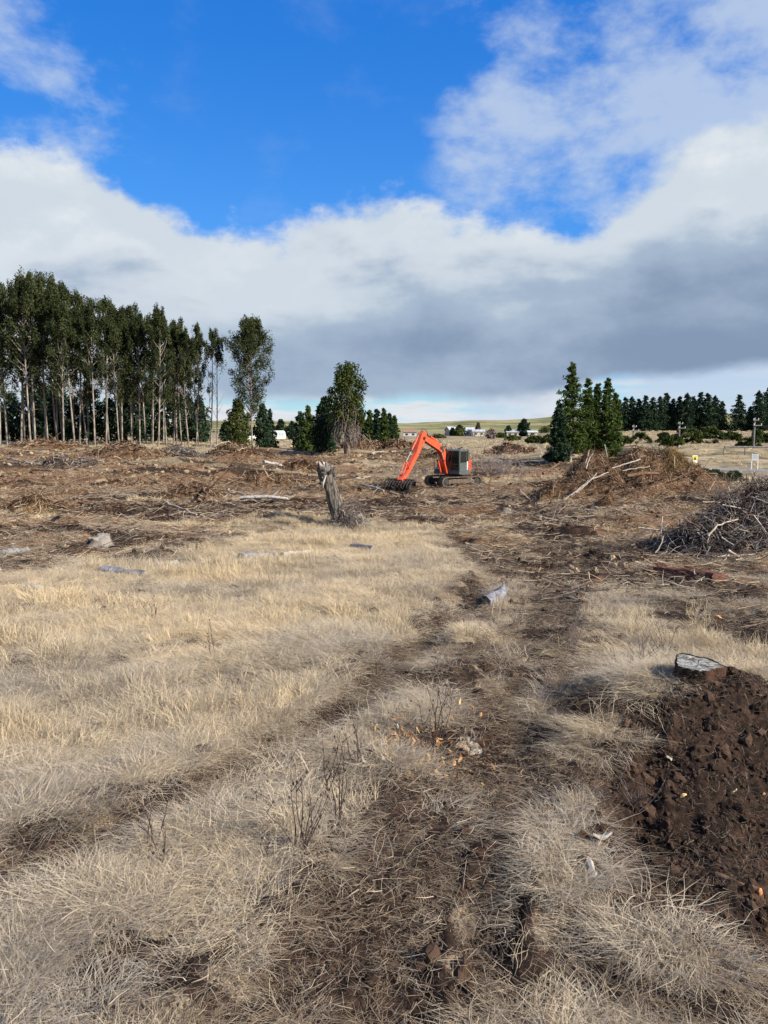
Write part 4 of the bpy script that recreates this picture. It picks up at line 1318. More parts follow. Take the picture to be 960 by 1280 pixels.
    st = MB(); st.box((.05, .64, 1.62), (.48, .46, .12)); st.box((-.17, .64, 1.98), (.12, .46, .72)); st.box((.10, .40, 1.78), (.35, .07, .05)); st.box((.10, .88, 1.78), (.35, .07, .05)); st.build('operator_seat', SEATM, cab, .03)
    st = MB(); st.tube([(.72, .5, 1.2), (.66, .5, 1.75)], .02, 6); st.tube([(.72, .72, 1.2), (.66, .72, 1.75)], .02, 6); st.box((.9, .25, 1.85), (.12, .16, .22)); st.build('control_lever', BLACKM, cab)
    m_ = MB(); m_.box((x1 + .0, y0 - .03, z1 - .35), (.03, .10, .18)); m_.tube([(x1 - .04, y0 + .02, z1 - .1), (x1, y0 - .03, z1 - .26)], .01, 5); m_.build('mirror', BLACKM, cab)
    # arm, laid out in the machine's own forward (s) / height (z) plane
    yb = -.16
    def arm(name, pts, w, m=ORANGE, parent=root):
        a = MB(); a.prism(pts, yb - w / 2, yb + w / 2, 'y'); return U(a, name, m, parent, .025)
    boom = arm('boom', [(.62, 1.15), (.92, 1.00), (1.55, 2.35), (2.02, 2.78), (4.02, 3.50), (4.38, 3.66), (4.35, 3.86), (4.05, 3.92), (1.98, 3.32), (1.35, 2.95), (1.02, 2.45)], .34)
    b = MB(); b.box((1.75, yb, 2.98), (.45, .37, .30)); b.tube([(1.62, yb - .22, 2.75), (1.62, yb + .22, 2.75)], .09, 12); b.tube([(2.05, yb - .22, 3.0), (2.05, yb + .22, 3.0)], .06, 12); o = b.build('pin', BLACKM, boom)
    # stick
    stick = arm('stick', [(3.92, 4.12), (4.28, 4.30), (4.62, 4.05), (5.35, 2.75), (7.05, .92), (6.98, .76), (6.80, .78), (5.0, 2.62), (4.12, 3.60)], .26)
    b = MB(); b.tube([(4.34, yb - .24, 3.76), (4.34, yb + .24, 3.76)], .10, 12); b.build('pin', BLACKM, stick)

    def cyl(name, a, c_, r, y, k=.6):
        a = np.array((a[0], y, a[1])); c_ = np.array((c_[0], y, c_[1])); mpt = a + (c_ - a) * k
        b_ = MB(); b_.tube([a, mpt], r, 12); o = U(b_, name, ORANGE); q = MB(); q.tube([mpt - (c_ - a) * .02, c_], r * .5, 10); q.build('rod', CHROME, o)
        q = MB(); q.tube([mpt - (c_ - a) * .03, mpt + (c_ - a) * .015], r * 1.12, 12); q.build('gland', BLACKM, o)
    cyl('boom_cylinder', (1.15, 1.05), (1.98, 2.72), .085, yb - .26); cyl('boom_cylinder', (1.15, 1.05), (1.98, 2.72), .085, yb + .26)
    cyl('stick_cylinder', (2.25, 3.50), (3.95, 4.12), .085, yb, .62)
    cyl('bucket_cylinder', (4.72, 4.12), (6.55, 2.10), .07, yb, .62)
    b = MB(); b.tube([(6.55, yb - .12, 2.10), (6.30, yb - .12, 1.55)], .045, 6); b.tube([(6.55, yb + .12, 2.10), (6.30, yb + .12, 1.55)], .045, 6)
    b.tube([(6.55, yb - .12, 2.10), (7.10, yb - .12, 1.25)], .045, 6); b.tube([(6.55, yb + .12, 2.10), (7.10, yb + .12, 1.25)], .045, 6); U(b, 'linkage', ORANGE)
    b = MB(); b.box((7.05, yb, .92), (.62, .42, .42), [[.8, 0, .6], [0, 1, 0], [-.6, 0, .8]]); b.tube([(7.0, yb - .3, .80), (7.0, yb + .3, .80)], .08, 10); U(b, 'quick_hitch', ORANGE, bevel=.03)
    b = MB()
    for dy, pts in ((.13, [(1.1, 1.3), (.95, 1.9), (1.2, 2.7), (1.7, 3.35), (2.6, 3.85)]), (-.1, [(1.05, 1.3), (.92, 2.0), (1.15, 2.8), (1.75, 3.45), (2.9, 3.9)]), (.08, [(3.6, 3.9), (4.0, 4.35), (4.5, 4.45), (4.95, 3.9), (5.3, 3.3)])):
        b.tube([(p[0], yb + dy, p[1]) for p in pts], .022, 6)
    U(b, 'hydraulic_hose', BLACKM)
    # root rake: back beam, side plates and long curved tines, resting on the ground
    rk = MB(); W = 1.12; cz = .86
    rk.box((7.12, yb, cz), (.22, 2 * W, .16)); rk.box((7.0, yb, cz - .22), (.08, 2 * W, .38))
    rake = U(rk, 'root_rake', BLACKM, bevel=.02)
    tb = MB(); pts = [(7.15, .90), (7.55, .78), (7.78, .45), (7.78, .08), (7.60, -.24), (7.25, -.40)]
    for i in range(len(pts) - 1):
        (a0, b0), (a1, b1) = pts[i], pts[i + 1]; w0 = .12 - .014 * i; w1 = .12 - .014 * (i + 1)
        tb.add([(a0 - w0, -.03, b0), (a0 + w0, -.03, b0), (a0 + w0, .03, b0), (a0 - w0, .03, b0), (a1 - w1, -.03, b1), (a1 + w1, -.03, b1), (a1 + w1, .03, b1), (a1 - w1, .03, b1)],
               [(0, 1, 5, 4), (1, 2, 6, 5), (2, 3, 7, 6), (3, 0, 4, 7), (0, 3, 2, 1), (4, 5, 6, 7)])
    t0 = tb.build('tine', BLACKM, rake)
    for k in range(10):
        o = t0 if k == 0 else t0.copy()
        if k: col.objects.link(o); o.parent = rake
        o.location = (0, yb - W + .04 + k * (2 * W - .08) / 9, 0)
    g = np.random.default_rng(4); sb = MB()
    gi = Rm.T @ np.array((0, 0, 0))
    c0 = Rm @ np.array((7.15, yb, -.15))
    for i in range(230):
        p = np.array((g.normal(7.35, .25), g.normal(yb, .62), g.normal(.12, .26))); d = g.normal(0, 1, 3); d[2] *= .5; d /= np.linalg.norm(d); l = g.uniform(.3, 1.3)
        sb.tube([p - d * l / 2, p + g.normal(0, .06, 3), p + d * l / 2], g.uniform(.01, .035), 4, caps=False)
    o = U(sb, 'held_debris', BARKD := simple('dark_root_tangle', (.03, .02, .014), (.10, .07, .05), 5, .95, .1, bd=0)); o['kind'] = 'stuff'


build_excavator()


# ------------------------------------------------------------ caravan, camper, farm sheds, poles, signs
def build_vehicles():
    cream = simple('cream_caravan_paint', (.66, .68, .56), (.76, .77, .66), 2, .5, .4, bd=0)
    d = 196; x = wx(343, d); z = base_z(x, d) - .05
    r = empty('caravan', (x, d, z), R(6), 'cream white caravan with a row of dark windows parked beyond the field', 'caravan')
    b = MB(); prof = [(-2.9, .45), (2.9, .45), (3.0, 1.2), (2.8, 2.25), (2.5, 2.5), (-2.6, 2.5), (-3.0, 2.2), (-3.05, 1.1)]
    b.prism(prof, -1.05, 1.05); b.build('body', cream, r, .08)
    b = MB(); b.box((-.05, 0, 2.54), (5.2, 1.9, .10)); b.build('roof', WHITEM, r, .03)
    for i, (cx, w) in enumerate(((-2.35, .7), (-1.0, .8), (.55, .8), (1.95, 1.3))):
        f = MB(); f.box((cx, -1.06, 1.72), (w + .12, .05, .72)); fo = f.build('window', WHITEM, r, .02)
        f = MB(); f.box((cx, -1.092, 1.72), (w, .02, .60)); f.build('pane', GLASSM if i < 3 else simple('bright_pane', (.42, .5, .62), (.5, .58, .7), 2, .1, .5, bd=0), fo)
    b = MB(); b.box((-.1, -1.06, 1.12), (5.7, .03, .09)); b.build('side_stripe', simple('pale_green_stripe', (.45, .52, .40), (.5, .56, .44), 2, .5, bd=0), r)
    for s in (-1, 1):
        b = MB(); b.tube([(.5, s * .98 - .1, .34), (.5, s * .98 + .1, .34)], .34, 18); w = b.build('wheel', BLACKM, r)
        b = MB(); b.tube([(.5, s * 1.08 - .02, .34), (.5, s * 1.08 + .02, .34)], .18, 12); b.build('hub', CHROME, w)
    b = MB(); b.tube([(-2.9, 0, .45), (-4.0, 0, .5)], .05, 6); b.tube([(-3.9, 0, .5), (-3.9, 0, 0)], .04, 6); b.build('tow_bar', BLACKM, r)
    d = 190; x = wx(313.5, d); z = base_z(x, d)
    r = empty('camper_van', (x, d, z), R(8), 'small cream camper van half hidden by brush at the lone eucalypt foot', 'van')
    b = MB(); b.prism([(-1.5, .35), (1.5, .35), (1.6, 1.0), (1.3, 1.9), (1.1, 2.05), (-1.4, 2.05), (-1.55, 1.8)], -.85, .85); b.build('body', cream, r, .08)
    f = MB(); f.box((.25, -.87, 1.45), (1.5, .04, .6)); f.build('window', GLASSM, r, .02)
    for cx in (-.95, .95):
        for s in (-1, 1):
            b = MB(); b.tube([(cx, s * .8 - .09, .3), (cx, s * .8 + .09, .3)], .3, 14); b.build('wheel', BLACKM, r)


def shed(px, d, w, h, dep, label, roofm, wallm, roof_h=1.2, rz=0.0, name='farm_shed', nwin=3, dz=0):
    x = wx(px, d); z = base_z(x, d) + dz
    r = empty(name, (x, d, z), rz, label, 'building')
    b = MB(); b.box((0, 0, h / 2), (w, dep, h)); b.prism([(-dep / 2, h), (dep / 2, h), (0, h + roof_h - .05)], -w / 2 + .05, w / 2 - .05, 'x'); b.build('wall', wallm, r)
    q = MB(); t = .12
    for s in (-1, 1):
        e = dep / 2 + .3
        q.add([(-w / 2 - .3, s * e, h - .1), (w / 2 + .3, s * e, h - .1), (w / 2 + .3, 0, h + roof_h), (-w / 2 - .3, 0, h + roof_h),
               (-w / 2 - .3, s * e, h - .1 + t), (w / 2 + .3, s * e, h - .1 + t), (w / 2 + .3, 0, h + roof_h + t), (-w / 2 - .3, 0, h + roof_h + t)],
              [(0, 1, 2, 3), (7, 6, 5, 4), (0, 4, 5, 1), (1, 5, 6, 2), (3, 7, 4, 0)])
    q.build('roof', roofm, r)
    for i in range(nwin):
        cx = -w / 2 + w * (i + .5) / nwin
        f = MB(); f.box((cx, -dep / 2 - .02, h * .52), (w / nwin * .4, .06, h * .36)); f.build('window', GLASSM, r)
    return r


def build_sheds():
    wr = simple('white_iron_roof', (.36, .38, .40), (.48, .49, .50), 1, .6, .4, bd=0); ww = simple('white_weatherboard', (.40, .40, .38), (.52, .52, .50), 1, .8, .3, bd=0)
    gr = simple('grey_iron_roof', (.30, .31, .32), (.38, .39, .40), 1, .5, .4, bd=0); tn = simple('tan_wall', (.36, .31, .24), (.46, .40, .32), 1, .8, .2, bd=0)
    shed(583, 335, 7.2, 2.4, 6, 'long white farm shed with a pale roof, widest of the far buildings', wr, ww)
    shed(571, 345, 4.6, 2.6, 5, 'white farm shed at the left of the widest one', wr, ww, rz=.15, nwin=2)
    shed(562, 350, 2.8, 2.4, 4, 'small tan shed with a grey gable left of the white farm sheds', gr, tn, 1.6, .5, nwin=1)
    shed(597, 325, 4.8, 2.0, 4, 'low cream shed standing alone right of the white farm sheds', wr, simple('cream_wall', (.46, .43, .36), (.56, .53, .44), 1, .7, bd=0), .7, nwin=2)
    shed(512, 330, 5.5, 2.0, 5, 'distant farmhouse with a brown roof seen left of the excavator arm', simple('brown_tiled_roof', (.20, .12, .09), (.28, .17, .12), 2, .8, bd=0), ww, 1.1, nwin=2, dz=-.3)
    shed(639, 300, 4.5, 1.8, 4, 'low grey shed under the far rounded trees', gr, tn, .7, nwin=2)
    shed(664, 296, 3.4, 1.5, 3, 'tiny pale shed right of the far rounded trees', wr, tn, .5, nwin=1)


def build_poles():
    wood = simple('weathered_pole_wood', (.11, .10, .095), (.22, .205, .19), 5, .9, .1, (1, 1, .2), .01)
    for px, d, top, bot, lb in ((790, 128, 531, 542, 'small grey power pole left of the gorse, farthest of three'), (847, 118, 527, 549, 'grey power pole with crossarms rising from the gorse'),
                                (940, 98, 522, 556, 'grey power pole at the right, nearest and tallest of three')):
        x = wx(px, d); z = base_z(x, d) - .2; h = CAMZ + (535 - top) / F * d - z
        r = empty('power_pole', (x, d, z), 0, lb, 'pole', 'power poles beside the road')
        b = MB(); b.tube([(0, 0, 0), (.03, 0, h)], [.15, .10], 10); b.build('post', wood, r)
        for k, (zz, w, o) in enumerate(((h - .35, .7, .12), (h - 1.0, 1.1, .35))):
            b = MB(); b.box((o, -.16, zz), (w, .10, .12)); ca = b.build('crossarm', wood, r)
            q = MB()
            for s in (-.42, .42): q.tube([(o + s * w, -.16, zz + .06), (o + s * w, -.16, zz + .24)], .05, 8)
            q.build('insulator', WHITEM, ca)
    # yellow warning board
    x, y = at(868, 586); x, y = wx(868, 70), 70.0; z = base_z(x, y); topz = CAMZ - (569 - 535) / F * y
    r = empty('warning_sign', (x, y, z), R(8), 'white and yellow warning board with a black symbol beside the road end', 'sign')
    yel = simple('yellow_sign_paint', (.60, .46, .05), (.66, .52, .07), 3, .5, bd=0); blk = simple('black_sign_print', (.02, .02, .02), (.03, .03, .03), 3, .6, bd=0)
    hz = topz - z
    b = MB(); b.box((-.2, .03, hz / 2), (.05, .04, hz)); b.box((.2, .03, hz / 2), (.05, .04, hz)); b.build('post', wood, r)
    b = MB(); b.box((0, 0, hz - .42), (.50, .02, .84)); b.build('board', WHITEM, r)
    b = MB(); b.box((0, -.013, hz - .25), (.46, .008, .44)); p = b.build('yellow_panel', yel, r)
    b = MB(); b.prism([(-.15, hz - .40), (.15, hz - .40), (0, hz - .10)], -.024, -.018, 'y'); b.build('symbol', blk, p)
    b = MB(); b.box((0, -.013, hz - .74), (.46, .008, .14)); b.build('lower_strip', yel, r)
    # white framed board on legs, across the road
    y = 80.0; x = wx(943, y); z = base_z(x, y); topz = CAMZ - (567 - 535) / F * y; hz = topz - z
    r = empty('road_board', (x, y, z), R(-10), 'white framed notice board on two legs on the far side of the road', 'sign')
    b = MB(); b.box((-.3, 0, hz / 2), (.07, .05, hz)); b.box((.3, 0, hz / 2), (.07, .05, hz)); b.build('leg', WHITEM, r)
    b = MB(); b.box((0, -.035, hz - .35), (.64, .02, .62)); b.build('board', simple('faded_sign_face', (.5, .5, .47), (.62, .62, .58), 9, .6, bd=0), r)
    b = MB(); b.box((0, -.05, hz - .22), (.46, .008, .05)); b.box((0, -.05, hz - .42), (.46, .008, .05)); b.build('lettering_band', simple('grey_print', (.2, .2, .2), (.25, .25, .25), 3, .6, bd=0), r)
    # pipe rail on the bank
    b = MB(); y = 92
    pts = [(wx(px, y), y, CAMZ - (py - 535) / F * y) for px, py in ((904, 558), (930, 558.5), (962, 558.5), (1000, 559))]
    rr = empty('bank_rail', (pts[0][0], y, pts[0][2] - .5), 0, 'long grey rail running level across the bank above the road', 'rail')
    o = np.array((pts[0][0], y, pts[0][2] - .5)); b.tube([np.array(p) - o for p in pts], .09, 8); b.build('rail', wood, rr)
    for p in (pts[0], pts[1], pts[2], pts[3]):
        q = MB(); a = np.array(p) - o; q.tube([a + (0, 0, -1.3), a + (0, 0, -.02)], .06, 6); q.build('post', wood, rr)


build_vehicles(); build_sheds(); build_poles()


# ------------------------------------------------------------ slash piles
def litter_material(name, dark, mid, pale):
    m, b = mat(name, .95, .05); pos = coords('Object')
    f = noise(vscale(pos, (1, 1, 1), (.3, .2, .5)), 9, 6, .7, 1.5); n = noise(pos, 1.3, 5, .6)
    c = mixc(sstep(f, .38, .62), dark, mid); c = mixc(sstep(noise(vscale(pos, (12, 3, 3), (0, .3, .8)), 1.0, 5, .7, .8), .56, .7), c, pale)
    c = mixc(sstep(n, .52, .66) * .6, c, dark)
    L(c, b.inputs['Base Color']); bump(b, f, .12)
    return m


LIT_BROWN = litter_material('brown_slash_mound', (.045, .025, .015), (.24, .145, .082), (.44, .33, .21))
LIT_TAN = litter_material('tan_needle_mound', (.07, .04, .02), (.26, .165, .08), (.42, .31, .18))
LIT_GREY = litter_material('grey_brush_mound', (.018, .014, .012), (.075, .058, .046), (.24, .20, .16))
STICK_GREY = grassmat('grey_sticks', (.18, .15, .135), (.36, .325, .30), (.50, .45, .39))


def stick_cloud(fn, n, ln, rad, g, lift=.06, tilt=.35, big=.0):
    vs = []; fs = []; tn = []
    pts, nrm = fn(n)
    for i in range(n):
        l = ln * g.uniform(.3, 1.25) * (2.2 if g.random() < big else 1); r = rad * g.uniform(.4, 1.3) * (1.6 if l > ln * 1.3 else 1)
        d = g.normal(0, 1, 3); d -= nrm[i] * (d @ nrm[i]) * (1 - tilt); d /= np.linalg.norm(d)
        side = np.cross(d, nrm[i]); side /= np.linalg.norm(side) + 1e-9; up = np.cross(side, d)
        c = pts[i] + nrm[i] * g.uniform(-.02, lift); bow = g.normal(0, .12) * l; bow2 = abs(g.normal(0, .08)) * l; tt = g.random()
        for t, s in ((-.5, 1), (-.17, .9), (.17, .7), (.5, .25)):
            q = c + d * t * l + (side * bow + up * bow2) * (1 - 4 * t * t) + g.normal(0, .012 * ln, 3)
            for j in range(3):
                a = j * 2.094; vs.append(q + (side * math.cos(a) + up * math.sin(a)) * r * s); tn.append(tt)
        b = i * 12
        for k in range(3):
            for j in range(3): fs.append((b + k * 3 + j, b + k * 3 + (j + 1) % 3, b + k * 3 + 3 + (j + 1) % 3, b + k * 3 + 3 + j))
    return np_mesh('tangled_sticks', vs, fs, tn)


def pile(cx, cy, humps, label, mound_mat, sets, seed, name='slash_pile', rough=.22, res=56, group=None):
    """humps: (dx, dy, radius x, radius y, height). sets: (count, length, radius, material)"""
    g = np.random.default_rng(seed)
    z0 = float(H(cx, cy)); root = empty(name, (cx, cy, z0), 0, label, 'brush pile', group)
    ex = max(abs(h[0]) + h[2] * 1.7 for h in humps); ey = max(abs(h[1]) + h[3] * 1.7 for h in humps)

    def hf(x, y):
        z = np.zeros(np.shape(x))
        for (dx, dy, rx, ry, hh) in humps:
            q = np.sqrt(((x - dx) / rx) ** 2 + ((y - dy) / ry) ** 2)
            z = np.maximum(z, 0) + hh * np.exp(-(q ** 2) * 1.25) * (1 - .0 * q)
        zz = np.minimum(z, max(h[4] for h in humps) * 1.08)
        e = ss(zz, 0, .35)
        return zz - .12 + e * (rough * 1.8 * fbm(x + cx, y + cy, 1.5, 5, seed, .6) + rough * .7 * fbm(x + cx, y + cy, .42, 3, seed + 3)) + (H(x + cx, y + cy) - z0)
    xs = np.linspace(-ex, ex, res); ys = np.linspace(-ey, ey, res); X, Y = np.meshgrid(xs, ys); Z = hf(X.ravel(), Y.ravel())
    V = np.stack([X.ravel(), Y.ravel(), Z], 1); i = np.arange(res - 1)[:, None] * res + np.arange(res - 1)[None]
    Fq = np.stack([i, i + 1, i + res + 1, i + res], -1).reshape(-1, 4)
    link_mesh('mound', np_mesh('mound', V, Fq, smooth=True), mound_mat, root)

    def fn(n):
        ok = []
        while len(ok) < n:
            h = humps[g.integers(len(humps))]; x = h[0] + g.normal(0, .62) * h[2]; y = h[1] + g.normal(0, .62) * h[3]; ok.append((x, y))
        a = np.array(ok); e = .12; z = hf(a[:, 0], a[:, 1]); zx = hf(a[:, 0] + e, a[:, 1]); zy = hf(a[:, 0], a[:, 1] + e)
        nn = np.stack([-(zx - z) / e, -(zy - z) / e, np.ones(n)], 1); nn /= np.linalg.norm(nn, axis=1)[:, None]
        return np.stack([a[:, 0], a[:, 1], z], 1), nn
    for (n, ln, rad, m_) in sets:
        o = link_mesh('tangled_sticks', stick_cloud(fn, n, ln, rad, g, .18, .45, .08), m_, root); o['kind'] = 'stuff'
    root['_'] = 0; del root['_']
    return lambda x, y: float(hf(np.array(x - cx), np.array(y - cy))) + z0


WOODB = [simple('branch_grey_wood', (.22, .19, .16), (.44, .40, .35), 9, .85, .1, (1, 1, 1), .01), simple('branch_brown_bark', (.07, .04, .025), (.20, .12, .07), 9, .9, .1, (1, 1, 1), .01),
         simple('branch_pale_wood', (.25, .20, .145), (.42, .35, .27), 7, .8, .1, (1, 1, 1), .006), simple('branch_red_bark', (.07, .028, .018), (.19, .070, .042), 6, .9, .1, (1, 1, 1), .02, c3=(.07, .045, .03)),
         simple('branch_silver_wood', (.10, .10, .115), (.22, .22, .24), 8, .9, .1, (1, 1, 1), .015, c3=(.09, .085, .08))]


def branch(a, b, r, m, label, seed, twigs=3, name='branch', group=None, cat='branch', sag=.04, taper=.35):
    """a and b are world points of the two ends"""
    g = np.random.default_rng(seed); a = np.array(a, float); b = np.array(b, float); o0 = a.copy(); d = b - a; ln = np.linalg.norm(d)
    pts = []
    bow = g.normal(0, sag * ln, 3); bow[2] = abs(bow[2]) * .5; n = 9
    for i in range(n + 1):
        t = i / n; pts.append(a + d * t + bow * 4 * t * (1 - t) + g.normal(0, .008 * ln, 3) * (0 < i < n) - o0)
    mb = MB(); mb.tube(pts, [r * (1 - taper * i / n) * g.uniform(.9, 1.1) for i in range(n + 1)], 9, jit=.06)
    o = mb.build(name, m, None, loc=tuple(o0)); tag(o, label, cat, group)
    for k in range(twigs):
        q = pts[g.integers(2, n)]; tw = MB(); dd = d / ln + g.normal(0, .7, 3); branchy(tw, q, dd, ln * g.uniform(.15, .4), r * .38, g, n=4); tw.build('twig', m, o)
    return o


def log(px, py, px2, py2, r, m, label, seed, end=None, lift=.5, name='log', cat='log', taper=.12, raw=None):
    a = np.array(P(px, py)) if raw is None else np.array(raw[0]); b = np.array(P(px2, py2)) if raw is None else np.array(raw[1])
    if raw is None: a[2] += r * lift * .55; b[2] += r * lift * .5 * (1 - taper)
    o0 = (a + b) / 2; d = (b - a); ln = np.linalg.norm(d); u = d / ln; g = np.random.default_rng(seed)
    n = max(6, int(ln / .25)); K = 16; rr = random.Random(seed)
    kn = [rr.uniform(.78, 1.15) for _ in range(K)]
    mb = MB(); side = np.cross(u, (0, 0, 1.0)); side /= np.linalg.norm(side); w = np.cross(side, u); vs = []; bend = g.normal(0, .03) * ln
    for i in range(n + 1):
        t = i / n - .5
        for k in range(K):
            an = 2 * math.pi * k / K; q = r * (1 - taper * (t + .5)) * kn[k] * (1 + .10 * math.sin(i * 1.7 + k)) * rr.uniform(.95, 1.05)
            vs.append(u * t * ln + side * (bend * (1 - 4 * t * t)) + (side * math.cos(an) + w * math.sin(an)) * q)
    fs = [(i * K + k, i * K + (k + 1) % K, (i + 1) * K + (k + 1) % K, (i + 1) * K + k) for i in range(n) for k in range(K)]
    mb.add(vs, fs, 0, True)
    o = mb.build(name, m, None, loc=tuple(o0)); tag(o, label, cat)
    em = end or CUT
    for e, base, sgn in ((0, 0, -1), (1, n * K, 1)):
        q = MB(); ring = [np.array(v) + u * sgn * .004 for v in vs[base:base + K]]; c = sum(ring) / K
        ring2 = [c + (v - c) * .5 + u * sgn * .01 for v in ring]
        vv = ring + ring2 + [c + u * sgn * .006]
        fs2 = [(k, (k + 1) % K, K + (k + 1) % K, K + k) for k in range(K)] + [(K + k, K + (k + 1) % K, 2 * K) for k in range(K)]
        if sgn < 0: fs2 = [f[::-1] for f in fs2]
        q.add(vv, fs2); q.build('cut_end', em, o)
    return o


CUT = simple('cut_wood_face', (.17, .15, .12), (.32, .28, .23), 10, .8, .1, bd=.004, c3=(.28, .25, .21))
CUTOLD = simple('silvered_cut_face', (.13, .125, .11), (.40, .395, .36), 12, .95, .02, (1, 3, 1), bd=.04, c3=(.12, .10, .08))


def stump(x, y, r, h, label, seed, bark, face, flare=.45, z=None, tiltx=0.0, tilty=0.0, jag=.06, nroots=6, lean=0.0):
    g = np.random.default_rng(seed); z = float(H(x, y)) if z is None else z
    root = empty('tree_stump', (x, y, z - .06), 0, label, 'stump'); root.rotation_euler = (tiltx, tilty, 0)
    K = 40; prof = [1 + .09 * math.sin(3 * a + seed) + .06 * math.sin(5 * a + 2 * seed) + g.normal(0, .015) for a in np.linspace(0, 2 * math.pi, K, endpoint=False)]
    lobes = [max(0, math.cos(nroots * a / 1.0 + seed)) for a in np.linspace(0, 2 * math.pi, K, endpoint=False)]
    vs = []; lev = 9; ph = g.uniform(0, 6.28, 4); tops = [h * (1 + jag * (1.2 * math.sin(a + ph[0]) + .7 * math.sin(2 * a + ph[1]) + .5 * math.sin(5 * a + ph[2])) + g.normal(0, jag * .22)) for a in np.linspace(0, 2 * math.pi, K, endpoint=False)]
    for i in range(lev + 1):
        t = i / lev
        for k in range(K):
            a = 2 * math.pi * k / K; rr = r * prof[k] * (1 + flare * (1 - t) ** 2.4 * (.35 + lobes[k])) * (1 + .035 * math.sin(9 * k + i * 1.3)) + g.normal(0, .006)
            vs.append((math.cos(a) * rr, math.sin(a) * rr, tops[k] * t if i < lev else tops[k]))
    mb = MB(); mb.add(vs, [(i * K + k, i * K + (k + 1) % K, (i + 1) * K + (k + 1) % K, (i + 1) * K + k) for i in range(lev) for k in range(K)], 0, True); mb.build('bark', bark, root)
    q = MB(); ring = [np.array(v) for v in vs[-K:]]; vv = []
    for j, s in enumerate((.985, .75, .5, .25)):
        for v in ring:
            m_ = np.array((v[0] * s, v[1] * s, h + (v[2] - h) * s ** 1.5 - .012 + g.normal(0, .004))); vv.append(m_)
    vv.append(np.array((0, 0, h - .02)))
    fs = [(j * K + k, j * K + (k + 1) % K, (j + 1) * K + (k + 1) % K, (j + 1) * K + k) for j in range(3) for k in range(K)] + [(3 * K + k, 3 * K + (k + 1) % K, 4 * K) for k in range(K)]
    q.add(vv, fs, 0, False); q.build('cut_face', face, root)
    return root


